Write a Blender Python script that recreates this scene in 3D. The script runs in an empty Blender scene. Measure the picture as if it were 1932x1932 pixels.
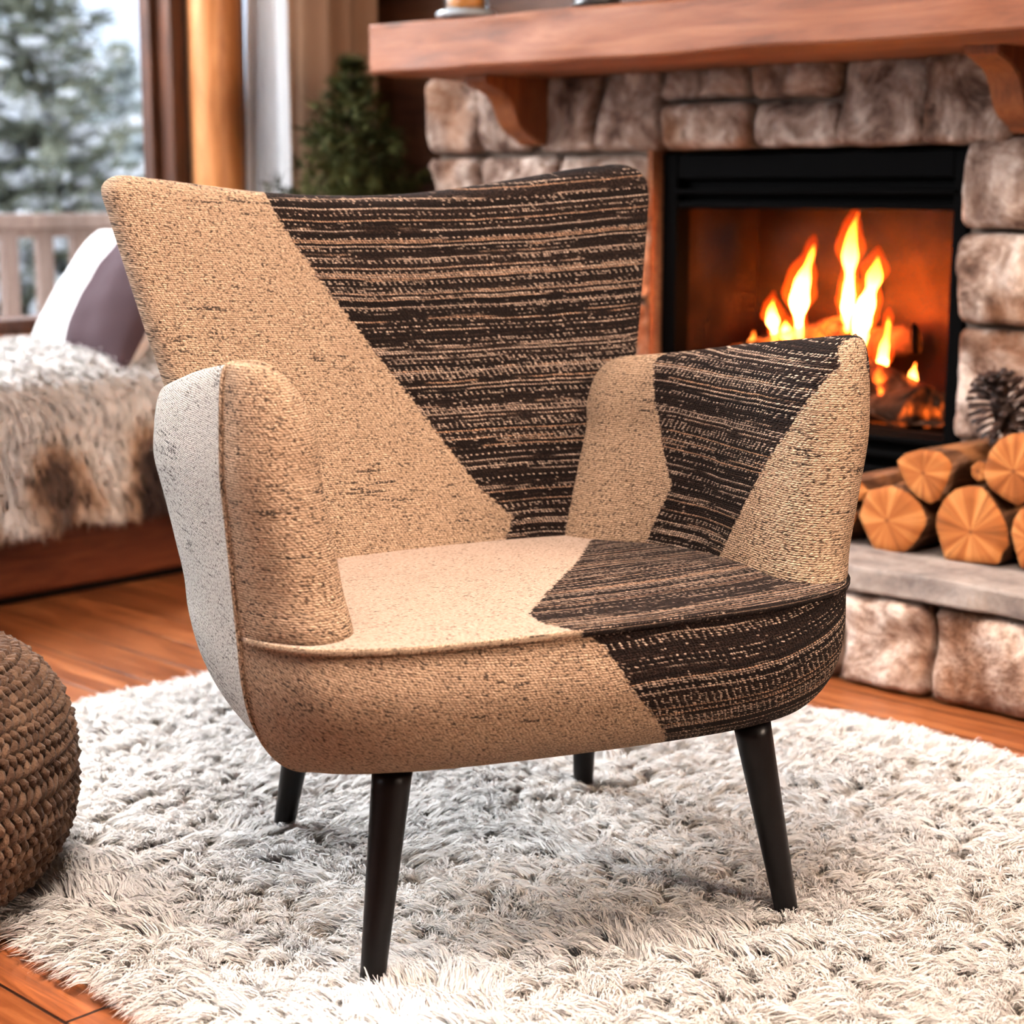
import bpy, bmesh, math, random
import numpy as np
from mathutils import Vector, noise, Matrix
R = math.radians
rng = np.random.default_rng(7)
random.seed(7)
scn = bpy.context.scene
COL = scn.collection

# ------------------------------------------------------------------ helpers
def link(o):
    COL.objects.link(o); return o

def empty(name, loc=(0, 0, 0), rz=0.0):
    o = bpy.data.objects.new(name, None); link(o)
    o.location = loc; o.rotation_euler = (0, 0, rz); o.empty_display_size = .05
    return o

def tag(o, label=None, cat=None, group=None, kind=None):
    for k, v in (('label', label), ('category', cat), ('group', group), ('kind', kind)):
        if v: o[k] = v
    return o

def mesh(name, V, F, mat, parent=None, smooth=True, attrs=None, local=False):
    """One mesh object. V in world space unless local (then in the parent's space)."""
    V = np.asarray(V, float)
    if parent is not None and not local:
        V = V - np.array(parent.location)
    me = bpy.data.meshes.new(name)
    me.from_pydata(V.tolist(), [], [list(f) for f in F])
    if smooth:
        me.polygons.foreach_set('use_smooth', np.ones(len(me.polygons), bool))
    for k, (typ, arr) in (attrs or {}).items():
        a = me.attributes.new(k, typ, 'POINT')
        a.data.foreach_set('vector' if typ == 'FLOAT_VECTOR' else 'value', np.asarray(arr, np.float32).ravel())
    me.update()
    o = bpy.data.objects.new(name, me); link(o)
    for m_ in (mat if isinstance(mat, (list, tuple)) else [mat]):
        me.materials.append(m_)
    if parent is not None: o.parent = parent
    return o

class MB:
    """collects vertices and faces of ONE mesh"""
    def __init__(s): s.V = []; s.F = []; s.n = 0
    def add(s, V, F):
        V = np.asarray(V, float).reshape(-1, 3); s.V.append(V)
        s.F += [tuple(i + s.n for i in f) for f in F]; s.n += len(V); return s
    def box(s, a, b):
        x0, y0, z0 = a; x1, y1, z1 = b
        return s.add([(x0,y0,z0),(x1,y0,z0),(x1,y1,z0),(x0,y1,z0),(x0,y0,z1),(x1,y0,z1),(x1,y1,z1),(x0,y1,z1)],
                     [(0,3,2,1),(4,5,6,7),(0,1,5,4),(1,2,6,5),(2,3,7,6),(3,0,4,7)])
    def rbox(s, a, b, r=.01, seg=2):
        bm = bmesh.new(); bmesh.ops.create_cube(bm, size=1)
        a = Vector(a); b = Vector(b); c = (a + b) / 2; d = b - a
        for v in bm.verts: v.co = Vector((v.co.x * d.x, v.co.y * d.y, v.co.z * d.z)) + c
        bmesh.ops.bevel(bm, geom=bm.edges[:], offset=min(r, min(d) * .45), segments=seg, profile=.5, affect='EDGES')
        return s.bm(bm)
    def bm(s, bm):
        bm.verts.index_update()
        V = [v.co[:] for v in bm.verts]; F = [[v.index for v in f.verts] for f in bm.faces]
        bm.free(); return s.add(V, F)
    def grid(s, P, cu=False, cv=False, flip=False):
        """P: (nv, nu, 3) array"""
        nv, nu = P.shape[:2]; F = []
        for j in range(nv if cv else nv - 1):
            for i in range(nu if cu else nu - 1):
                a = j * nu + i; b = j * nu + (i + 1) % nu; c = ((j + 1) % nv) * nu + (i + 1) % nu; d = ((j + 1) % nv) * nu + i
                F.append((a, d, c, b) if flip else (a, b, c, d))
        return s.add(P.reshape(-1, 3), F)
    def tube(s, pts, r, seg=10, closed=False, cap=True):
        pts = np.asarray(pts, float); n = len(pts)
        rr = np.broadcast_to(np.asarray(r, float), (n,))
        t = np.gradient(pts, axis=0)
        if closed: t = np.roll(pts, -1, 0) - np.roll(pts, 1, 0)
        t /= np.linalg.norm(t, axis=1)[:, None] + 1e-12
        up = np.array([0, 0, 1.]) if abs(t[0][2]) < .9 else np.array([1., 0, 0])
        rows = []; u = None
        for k in range(n):
            if u is None: u = np.cross(t[k], up)
            u = u - t[k] * (u @ t[k]); u /= np.linalg.norm(u) + 1e-12
            v = np.cross(t[k], u)
            a = np.linspace(0, 2 * np.pi, seg, endpoint=False)
            rows.append(pts[k] + rr[k] * (np.cos(a)[:, None] * u + np.sin(a)[:, None] * v))
        P = np.array(rows); base = s.n
        s.grid(P, cu=True, cv=closed, flip=True)
        if cap and not closed:
            s.F.append(tuple(base + i for i in range(seg)))
            s.F.append(tuple(base + (n - 1) * seg + i for i in range(seg - 1, -1, -1)))
        return s
    def prism(s, poly, depth, axis=1, bevel=0.0):
        """poly: list of 3-D points (planar), extruded by the vector depth"""
        n = len(poly); A = np.array(poly, float); B = A + np.array(depth, float)
        return s.add(np.vstack([A, B]), [tuple(range(n)), tuple(range(2 * n - 1, n - 1, -1))] +
                     [(i, i + n, (i + 1) % n + n, (i + 1) % n) for i in range(n)])
    def lathe(s, prof, c=(0, 0, 0), seg=24):
        a = np.linspace(0, 2 * np.pi, seg, endpoint=False)
        P = np.array([[(c[0] + r * math.cos(t), c[1] + r * math.sin(t), c[2] + z) for t in a] for r, z in prof])
        return s.grid(P, cu=True)
    def build(s, name, mat, parent=None, smooth=False, **k):
        return mesh(name, np.vstack(s.V), s.F, mat, parent, smooth, **k)

def crom(P, n, closed=False):
    """Catmull-Rom, n samples spread evenly over the control spans"""
    P = np.asarray(P, float); K = len(P)
    if closed:
        Q = np.vstack([P[-1:], P, P[:2]]); S = K
        t = np.linspace(0, S, n, endpoint=False)
    else:
        Q = np.concatenate([(2 * P[0] - P[1])[None], P, (2 * P[-1] - P[-2])[None]]); S = K - 1
        t = np.linspace(0, S, n)
    i = np.minimum(t.astype(int), S - 1); f = (t - i).reshape((-1,) + (1,) * (P.ndim - 1))
    a, b, c, d = Q[i], Q[i + 1], Q[i + 2], Q[i + 3]
    return .5 * (2 * b + (c - a) * f + (2 * a - 5 * b + 4 * c - d) * f * f + (3 * b - a - 3 * c + d) * f ** 3)

def resample(P, n):
    P = np.asarray(P, float); d = np.r_[0, np.cumsum(np.linalg.norm(np.diff(P, axis=0), axis=1))]
    t = np.linspace(0, d[-1], n)
    return np.stack([np.interp(t, d, P[:, k]) for k in range(P.shape[1])], 1)

def polysd(pts, poly):
    """signed distance of 2-D points to a closed polygon, positive inside"""
    pts = np.asarray(pts, float); poly = np.asarray(poly, float)
    best = np.full(len(pts), 1e9); ins = np.zeros(len(pts), bool)
    for k in range(len(poly)):
        a = poly[k]; b = poly[(k + 1) % len(poly)]; e = b - a
        t = np.clip(((pts - a) @ e) / (e @ e + 1e-15), 0, 1)
        best = np.minimum(best, np.linalg.norm(pts - a - t[:, None] * e, axis=1))
        c = (a[1] > pts[:, 1]) != (b[1] > pts[:, 1])
        with np.errstate(divide='ignore', invalid='ignore'):
            xx = (b[0] - a[0]) * (pts[:, 1] - a[1]) / (b[1] - a[1] + 1e-15) + a[0]
        ins ^= c & (pts[:, 0] < xx)
    return np.where(ins, best, -best)

# ------------------------------------------------------------------ material helpers
class NT:
    def __init__(s, name):
        s.mat = bpy.data.materials.new(name); s.mat.use_nodes = True
        s.t = s.mat.node_tree; s.t.nodes.clear()
        s.out = s.t.nodes.new('ShaderNodeOutputMaterial')
    def n(s, typ, **kw):
        nd = s.t.nodes.new(typ)
        for k, v in kw.items(): setattr(nd, k, v)
        return nd
    def put(s, sock, v):
        if isinstance(v, bpy.types.NodeSocket): s.t.links.new(v, sock)
        elif v is not None:
            if hasattr(sock.default_value, '__len__') and not isinstance(v, str):
                v = tuple(v); L = len(sock.default_value)
                sock.default_value = (v + (1.0,))[:L] if len(v) < L else v[:L]
            else: sock.default_value = v
    def m(s, op, a, b=None, c=None, clamp=False):
        nd = s.n('ShaderNodeMath', operation=op, use_clamp=clamp)
        for i, v in enumerate((a, b, c)):
            if v is not None: s.put(nd.inputs[i], v)
        return nd.outputs[0]
    def mix(s, f, a, b, blend='MIX'):
        nd = s.n('ShaderNodeMix', data_type='RGBA', blend_type=blend)
        s.put(nd.inputs[0], f); s.put(nd.inputs[6], a); s.put(nd.inputs[7], b)
        return nd.outputs[2]
    def comb(s, x=0.0, y=0.0, z=0.0):
        nd = s.n('ShaderNodeCombineXYZ')
        for i, v in enumerate((x, y, z)): s.put(nd.inputs[i], v)
        return nd.outputs[0]
    def sep(s, v):
        nd = s.n('ShaderNodeSeparateXYZ'); s.put(nd.inputs[0], v); return nd.outputs
    def noise(s, vec, scale=5, detail=2, rough=.5, dist=0.0, col=False):
        nd = s.n('ShaderNodeTexNoise'); s.put(nd.inputs['Vector'], vec)
        nd.inputs['Scale'].default_value = scale; nd.inputs['Detail'].default_value = detail
        nd.inputs['Roughness'].default_value = rough; nd.inputs['Distortion'].default_value = dist
        return nd.outputs['Color' if col else 'Fac']
    def white(s, x, y=0.0, z=0.0):
        nd = s.n('ShaderNodeTexWhiteNoise', noise_dimensions='3D'); s.put(nd.inputs['Vector'], s.comb(x, y, z)); return nd.outputs['Value']
    def ramp(s, f, stops, interp='LINEAR'):
        nd = s.n('ShaderNodeValToRGB'); s.put(nd.inputs[0], f); r = nd.color_ramp; r.interpolation = interp
        while len(r.elements) < len(stops): r.elements.new(.5)
        for e, (p, c) in zip(r.elements, stops):
            e.position = p; e.color = (c, c, c, 1) if isinstance(c, (int, float)) else tuple(c) + (1,)
        return nd.outputs[0]
    def step(s, v, lo, hi):
        nd = s.n('ShaderNodeMapRange', interpolation_type='SMOOTHSTEP'); s.put(nd.inputs[0], v)
        nd.inputs[1].default_value = lo; nd.inputs[2].default_value = hi
        return nd.outputs[0]
    def attr(s, name, out='Vector'):
        return s.n('ShaderNodeAttribute', attribute_name=name).outputs[out]
    def obj(s): return s.n('ShaderNodeTexCoord').outputs['Object']
    def scale(s, v, sc):
        nd = s.n('ShaderNodeMapping'); s.put(nd.inputs['Vector'], v); nd.inputs['Scale'].default_value = sc; return nd.outputs[0]
    def bump(s, h, dist=.002, strength=1.0, normal=None):
        nd = s.n('ShaderNodeBump'); s.put(nd.inputs['Height'], h); nd.inputs['Distance'].default_value = dist
        nd.inputs['Strength'].default_value = strength
        if normal: s.put(nd.inputs['Normal'], normal)
        return nd.outputs[0]
    def bsdf(s, col, rough=.6, normal=None, spec=.5, metal=0.0, sheen=0.0, **kw):
        nd = s.n('ShaderNodeBsdfPrincipled')
        s.put(nd.inputs['Base Color'], col); s.put(nd.inputs['Roughness'], rough); nd.inputs['Metallic'].default_value = metal
        nd.inputs['Specular IOR Level'].default_value = spec
        nd.inputs['Sheen Weight'].default_value = sheen
        if normal: s.put(nd.inputs['Normal'], normal)
        for k, v in kw.items(): s.put(nd.inputs[k.replace('_', ' ')], v)
        s.t.links.new(nd.outputs[0], s.out.inputs['Surface']); return nd
    def surf(s, sock): s.t.links.new(sock, s.out.inputs['Surface'])

def plain(name, col, rough=.6, **k):
    t = NT(name); t.bsdf(col, rough, **k); return t.mat

def wood(name, cols, axis='X', scale=1.0, rough=.45, knots=True, bump=.0015, spec=.4):
    t = NT(name); o = t.obj()
    st = {'X': (.12, 1, 1), 'Y': (1, .12, 1), 'Z': (1, 1, .12)}[axis]
    w = t.noise(t.scale(o, (st[0] * 3 * scale, st[1] * 3 * scale, st[2] * 3 * scale)), 1.0, 2, .5)
    s = t.scale(o, tuple(a * 14 * scale for a in st))
    n1 = t.noise(s, 1.6, 6, .62, 1.2)
    n2 = t.noise(t.scale(o, tuple((a if a == 1 else a * .5) * 60 * scale for a in st)), 1.0, 3, .6)
    f = t.m('ADD', t.m('MULTIPLY', n1, .65), t.m('MULTIPLY', n2, .35))
    c = t.ramp(f, [(.30, cols[0]), (.47, cols[1]), (.60, cols[2]), (.75, cols[1])])
    c = t.mix(t.m('MULTIPLY', t.step(w, .45, .75), .45), c, tuple(x * .5 for x in cols[0]))
    if knots:
        v = t.n('ShaderNodeTexVoronoi'); t.put(v.inputs['Vector'], t.scale(o, tuple((.45 if a < 1 else 1) * 5.0 * scale for a in st)))
        v.inputs['Scale'].default_value = 1.0
        k = t.step(v.outputs['Distance'], .14, .04)
        c = t.mix(t.m('MULTIPLY', k, .85), c, tuple(x * .18 for x in cols[0]))
    t.bsdf(c, rough, t.bump(f, bump * 2, .6), spec=spec)
    return t.mat

def weave(name, light, light2, fleck, gap=.30, pu=.0043, pv=.0028, fleck_amt=.68, dark=True, pit_amt=.88):
    """hand-woven wool: rows of stitches, tan with dark slubs, or near-black with pale broken threads"""
    t = NT(name)
    uv = t.sep(t.attr('weave')); u, v = uv[0], uv[1]
    n_lo = t.noise(t.comb(u, v), 6, 1); n_u = t.noise(t.comb(u, t.m('MULTIPLY', v, .6)), 22, 1)
    jit = t.m('SUBTRACT', t.noise(t.comb(u, v), 330, 1), .5)
    vv = t.m('ADD', v, t.m('ADD', t.m('MULTIPLY', n_lo, .010), t.m('ADD', t.m('MULTIPLY', n_u, .0028), t.m('MULTIPLY', jit, .0022))))
    q = t.m('DIVIDE', vv, pv); row = t.m('FLOOR', q); rf = t.m('FRACT', q)
    uo = t.m('ADD', t.m('ADD', t.m('DIVIDE', u, pu), t.m('MULTIPLY', row, .37)), t.m('MULTIPLY', rf, .85))
    uo = t.m('ADD', uo, t.m('MULTIPLY', t.noise(t.comb(u, v), 120, 1), 1.9))
    cell = t.m('FLOOR', uo); cf = t.m('FRACT', uo)
    def hump(x):
        y = t.m('SUBTRACT', t.m('MULTIPLY', x, 2.0), 1.0)
        return t.m('SUBTRACT', 1.0, t.m('MULTIPLY', y, y))
    h = t.m('MULTIPLY', t.m('POWER', hump(rf), .7), t.m('ADD', .22, t.m('MULTIPLY', hump(cf), .78)))
    rnd = t.white(cell, row, 3.3); rr = t.white(row, 7.7); rnd2 = t.white(cell, row, 9.1)
    fib = t.noise(t.comb(u, v), 900, 1, .7)
    pit = t.noise(t.comb(t.m('MULTIPLY', u, .62), v), 420, 1, .5)
    # light wool
    c = t.mix(rnd, light, light2)
    slub = t.noise(t.comb(t.m('MULTIPLY', u, 22.0), t.m('MULTIPLY', row, .83)), 1.0, 2, .6)
    pat = t.noise(t.comb(t.m('MULTIPLY', u, 5.0), t.m('MULTIPLY', v, 14.0)), 1.0, 2)
    fl = t.m('ADD', t.m('MULTIPLY', slub, .7), t.m('MULTIPLY', pat, .45))
    c = t.mix(t.m('MULTIPLY', t.step(fl, fleck_amt, fleck_amt + .06), t.step(pit, .42, .52)), c, fleck)
    c = t.mix(t.m('MULTIPLY', t.m('MULTIPLY', t.step(rnd2, .90, .93), t.step(pit, .46, .54)), .8), c, fleck)
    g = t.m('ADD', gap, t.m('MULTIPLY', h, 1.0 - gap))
    c = t.mix(t.m('SUBTRACT', 1.0, g), c, tuple(x * .16 for x in light2))  # gaps darker by stitch height, shade between yarns painted in
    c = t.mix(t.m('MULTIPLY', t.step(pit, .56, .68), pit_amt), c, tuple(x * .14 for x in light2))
    c = t.mix(t.m('MULTIPLY', t.step(pit, .42, .30), .35), c, tuple(min(1, x * 1.35) for x in light))
    if dark:
        r2 = t.white(row, 2.2, 5.5); r3 = t.white(row, 8.8, 1.1)
        thr = t.noise(t.comb(t.m('MULTIPLY', u, 9.0), t.m('MULTIPLY', row, 3.17)), 1.0, 2, .6)
        edge = t.m('SUBTRACT', t.m('MULTIPLY', h, t.m('ADD', .75, t.m('MULTIPLY', pit, .5))), 0.0)
        line = t.step(t.m('ADD', t.m('MULTIPLY', rr, .62), t.m('MULTIPLY', thr, .62)), .765, .82)
        alt = t.step(t.m('ABSOLUTE', t.m('SUBTRACT', t.m('FRACT', t.m('MULTIPLY', t.m('ADD', cell, .5), .5)), .25)), .3, .2)
        here = t.noise(t.comb(t.m('MULTIPLY', u, 16.0), t.m('MULTIPLY', row, 1.9)), 1.0, 1)
        dot = t.m('MULTIPLY', t.step(t.m('ADD', t.m('MULTIPLY', r2, .75), t.m('MULTIPLY', here, .75)), .80, .87), t.m('MAXIMUM', alt, t.step(rnd, .8, .85)))
        dot = t.m('MAXIMUM', dot, t.m('MULTIPLY', t.step(rnd, .95, .97), .8))
        dc = t.mix(t.m('MULTIPLY', t.step(pit, .4, .65), r3), (.0125, .0075, .0062), (.060, .034, .025))
        dc = t.mix(t.m('SUBTRACT', 1.0, t.m('ADD', .25, t.m('MULTIPLY', h, .75))), dc, (.004, .0025, .002))  # dark wool gets painted gap shade too
        lm = t.m('MULTIPLY', line, t.m('MULTIPLY', t.step(edge, .40, .78), t.m('ADD', .45, t.m('MULTIPLY', rnd2, .55))))
        dc = t.mix(lm, dc, t.mix(r3, (.52, .30, .18), (.55, .42, .33)))
        dc = t.mix(t.m('MULTIPLY', dot, t.m('MULTIPLY', t.step(edge, .55, .85), t.m('ADD', .4, t.m('MULTIPLY', rnd2, .6)))), dc, (.62, .46, .35))
        sd = t.m('ADD', t.attr('dark', 'Fac'), t.m('MULTIPLY', t.m('SUBTRACT', rr, .5), .005))
        mask = t.step(sd, -.0006, .0006)
        c = t.mix(mask, c, dc)
    c = t.mix(.25, c, t.mix(fib, (0, 0, 0), c, 'MIX'))
    hh = t.m('ADD', h, t.m('MULTIPLY', fib, .35))
    t.bsdf(c, .92, t.bump(hh, .0022, .85), spec=.06, sheen=.02)
    return t.mat

# ------------------------------------------------------------------ camera (3350 px focal length on a 1932 px frame)
CAM = Vector((0, 0, .88)); YAW = .7692689412868938; PITCH = .17896022064381048
cam = bpy.data.cameras.new('camera'); co = bpy.data.objects.new('camera', cam); link(co)
co.location = CAM; co.rotation_euler = (math.pi / 2 - PITCH, 0, YAW)
cam.sensor_width = 36; cam.lens = 3350 * 36 / 1932; cam.clip_start = .05; cam.clip_end = 400
cam.dof.use_dof = True; cam.dof.focus_distance = 2.1; cam.dof.aperture_fstop = 4.2; cam.dof.aperture_blades = 0
scn.camera = co

# ------------------------------------------------------------------ ARMCHAIR
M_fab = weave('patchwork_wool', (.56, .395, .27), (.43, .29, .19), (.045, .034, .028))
M_seat = weave('lit_seat_wool', (.60, .455, .365), (.52, .385, .30), (.10, .07, .055), gap=.55, fleck_amt=.70, pit_amt=.5)  # same weave, painted paler for the light falling on the seat top
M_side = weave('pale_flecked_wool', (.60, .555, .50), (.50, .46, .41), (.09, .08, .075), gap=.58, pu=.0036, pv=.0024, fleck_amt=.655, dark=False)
M_leg = plain('black_lacquered_wood', (.004, .003, .003), .36, spec=.22)

chair = empty('armchair', (-1.508, 1.547, .03), R(66.5))
tag(chair, 'patchwork wool armchair in cream and striped dark brown, on black tapered legs', 'armchair')

SXC, SHX = .965, -.010      # the padded body is a little narrower and set left of the leg centre
def fitx(P):
    P = np.array(P, float); P[..., 0] = P[..., 0] * SXC + SHX; return P

def SEAMZ(x): return .386 + .020 * np.asarray(x) + .004 * (1 - (np.asarray(x) / .39) ** 2)
FRONT = np.array([(-.388, -.19), (-.364, -.238), (-.318, -.288), (-.22, -.326), (-.08, -.340), (.08, -.340), (.22, -.326), (.318, -.288), (.364, -.238), (.388, -.19)])
FRONT = fitx(FRONT)

def loopgrid(levels, n_u, n_v, closed=False):
    A = np.stack([crom(l, n_u, closed) for l in levels])      # (levels, n_u, 3)
    return crom(A, n_v)

def arclen(P, axis):
    d = np.linalg.norm(np.diff(P, axis=axis), axis=2)
    z = np.zeros_like(np.take(P, [0], axis)[..., 0])
    return np.concatenate([z, np.cumsum(d, axis=axis)], axis=axis)

ARM_DARK = [(.155, .66), (.152, .617), (.133, .597), (.116, .563), (.094, .516), (.075, .487), (.058, .466), (.067, .442), (.074, .416), (.080, .385), (.09, .34),
            (-.03, .34), (-.076, .404), (-.115, .464), (-.154, .522), (-.205, .577), (-.231, .62), (-.238, .644), (-.226, .662), (-.205, .70), (.155, .72)]

def make_arm(sx):
    B = [(.388, -.19), (.366, -.228), (.330, -.262), (.290, -.258), (.268, -.215), (.276, -.11), (.281, -.01), (.255, .07), (.215, .135), (.185, .20),
         (.20, .27), (.27, .33), (.335, .285), (.370, .17), (.387, .01), (.388, -.19)]
    U = [(.402, -.19), (.392, -.228), (.362, -.252), (.322, -.247), (.298, -.21), (.299, -.11), (.300, -.01), (.287, .08), (.262, .155), (.237, .215),
         (.25, .295), (.310, .345), (.362, .325), (.392, .22), (.402, .02), (.402, -.19)]
    T = [(.386, -.185), (.383, -.192), (.376, -.195), (.370, -.192), (.366, -.18), (.353, -.10), (.346, 0), (.335, .09), (.318, .16), (.300, .215),
         (.300, .25), (.318, .265), (.338, .25), (.350, .18), (.364, .03), (.386, -.185)]
    B, U, T = map(np.array, (B, U, T))
    def ztop(y): return np.interp(y, [-.25, -.21, -.11, 0, .1, .18, .24, .30, .34], [.678, .677, .664, .650, .635, .624, .617, .602, .57])
    lv = []
    # outer panel below the seat seam
    for z, s, ry, sy in ((.212, .76, .55, -.150), (.218, .82, .64, -.160), (.236, .885, .72, -.172), (.262, .935, .82, -.180), (.295, .972, .91, -.186), (.335, .993, .97, -.19)):
        P = B.copy()
        P[:, 0] *= s; P[:, 1] = np.where(P[:, 1] > 0, P[:, 1] * ry, P[:, 1])
        for k in (0, 15): P[k] = (.388 * s, sy)
        P[14, 1] = .01
        for k, (x, y) in zip((1, 2, 3, 4, 5, 6), ((.37, -.15), (.34, -.15), (.31, -.15), (.285, -.14), (.285, -.1), (.28, -.01))): P[k] = (x * s, y)
        lv.append(np.c_[P, np.full(16, z)])
    lv.append(np.c_[B, np.full(16, .374)])
    for f in (.33, .66):
        P = B + (U - B) * f
        lv.append(np.c_[P, .374 + (ztop(P[:, 1]) - .374) * .60 * f])
    zu = .374 + (ztop(U[:, 1]) - .374) * .60
    lv.append(np.c_[U, zu])
    outer = np.array([1, .9, .35, 0, 0, 0, 0, 0, 0, 0, .1, .5, 1, 1, 1, 1])
    for ph in (22, 42, 58, 71, 81, 87, 90):
        c = math.cos(R(ph)); s_ = math.sin(R(ph))
        f = (1 - c) * (1 - outer) + (1 - c ** .42) * outer
        fy = f.copy(); fy[[0, 1, 2, 3, 4, 15]] = 1 - c ** .42
        P = U + (T - U) * np.c_[f, fy]
        low = np.zeros(16); low[[11, 12, 13]] = (.006, .016, .010)
        lv.append(np.c_[P, zu + (ztop(T[:, 1]) - low * (1 - c) - zu) * s_])
    A = np.stack([crom(l, 180) for l in lv])
    # keep the seam corner where the loop starts and ends
    G = crom(A, 110)
    W = np.stack([arclen(G, 1), G[..., 2] * 1.05 + 0 * G[..., 0], 0 * G[..., 0]], -1)
    W[..., 0] = np.median(arclen(G, 1), axis=0)[None, :]
    fr = (np.arange(180) / 179.0)
    sd = polysd(np.c_[G[..., 1].ravel(), G[..., 2].ravel()], ARM_DARK)
    if sx < 0: sd = np.full(sd.shape, -1.0)
    else:
        outer_side = np.tile(fr > 10.6 / 15, (G.shape[0], 1)).ravel()
        outer_side &= (G[..., 0].ravel() > .37)
        sd = np.where(outer_side, -1.0, sd)
    P = G.copy(); P[..., 0] = P[..., 0] * sx * SXC + SHX
    if sx > 0:
        up = np.clip((G[..., 2] - .42) / .22, 0, 1); P[..., 0] += .006 * up; P[..., 2] += .006 * up
    # split the mesh into the padded arm (front and inner) and the outer panel so that each has its own fabric
    iu0 = int(11.2 / 15 * 179)
    W = W.reshape(G.shape[0], 180, 3); sd = sd.reshape(G.shape[0], 180)
    mb = MB().grid(P[:, :iu0 + 1], flip=sx > 0)
    o = mb.build('arm_pad', M_fab, chair, smooth=True, local=True,
                 attrs={'weave': ('FLOAT_VECTOR', W[:, :iu0 + 1]), 'dark': ('FLOAT', sd[:, :iu0 + 1])})
    mb = MB().grid(P[:, iu0:], flip=sx > 0)
    W2 = W.copy(); W2[..., 0] += 3
    p = mb.build('side_panel', M_side, chair, smooth=True, local=True, attrs={'weave': ('FLOAT_VECTOR', W2[:, iu0:])})
    p['label'] = 'pale flecked outer side panel'
    # piping along the seam, over the top of the arm
    seam = P[:, -1]; inner = P[:, int(3.4 / 15 * 179)]
    path = np.vstack([seam[:103], inner[104:88:-1]]) if sx < 0 else seam[:103]
    path = resample(path, 220)
    for _ in range(10): path[1:-1] = (path[:-2] + 2 * path[1:-1] + path[2:]) / 4
    cen = np.array([sx * .33, 0, .45]); d = path - cen; d[:, 2] *= .15
    path = path + d / np.linalg.norm(d, axis=1)[:, None] * .0008
    pm = MB().tube(path, .0034, 8)
    n = len(path); L = np.r_[0, np.cumsum(np.linalg.norm(np.diff(path, axis=0), axis=1))]
    Wt = np.zeros((n, 8, 3)); Wt[..., 0] = L[:, None]; Wt[..., 1] = np.arange(8)[None, :] * .0025
    pm.build('piping', M_fab, chair, smooth=True, local=True, attrs={'weave': ('FLOAT_VECTOR', Wt), 'dark': ('FLOAT', np.full((n, 8), -1.0))})
    return o
make_arm(-1); make_arm(1)

# front rail / seat box
APRON_DARK = [(-.044, .40), (-.040, .383), (-.031, .377), (-.015, .353), (.007, .318), (.053, .270), (.078, .238), (.12, .19), (.6, .19), (.6, .45), (-.044, .45)]
def seat_box():
    lv = []
    for z, s, fy, ry, sy in ((.210, .74, .60, .5, -.145), (.216, .82, .72, .6, -.158), (.232, .885, .845, .7, -.172), (.258, .935, .945, .8, -.180), (.292, .972, 1.01, .9, -.186), (.335, .993, 1.028, .96, -.19), (None, 1, 1.0, 1, -.19)):
        P = FRONT.copy()
        t = (P[:, 1] + .19) / -.15
        P[:, 0] = (P[:, 0] - SHX) * s + SHX
        P[:, 1] = sy + (P[:, 1] + .19) * (1 + (fy * .34 - .34) / .15 if True else 1)
        side = [(.372 * s, -.12), (.365 * s, .02), (.345 * s, .15 * ry), (.28 * s, .28 * ry), (.12 * s, .34 * ry)]
        S = fitx(side + [(-x, y) for x, y in side[::-1]])
        Q = np.vstack([P, np.array(S)])
        zz = SEAMZ(Q[:, 0]) if z is None else np.full(len(Q), z)
        lv.append(np.c_[Q, zz])
    A = np.stack([np.vstack([crom(l[:10], 160), crom(l[9:], 90)[1:], crom(np.vstack([l[-1:], l[:1]]), 4)[1:-1]]) for l in lv])
    G = crom(A, 40)
    v = arclen(G, 0); u = np.median(arclen(G, 1), axis=0)
    W = np.stack([np.tile(u, (40, 1)), v, 0 * v], -1)
    sd = polysd(np.c_[G[..., 0].ravel(), G[..., 2].ravel()], APRON_DARK)
    mb = MB().grid(G, cu=True)
    mb.F.append(tuple(range(G.shape[1] - 1, -1, -1)))
    mb.build('front_rail', M_fab, chair, smooth=True, local=True, attrs={'weave': ('FLOAT_VECTOR', W), 'dark': ('FLOAT', sd)})
seat_box()

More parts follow.
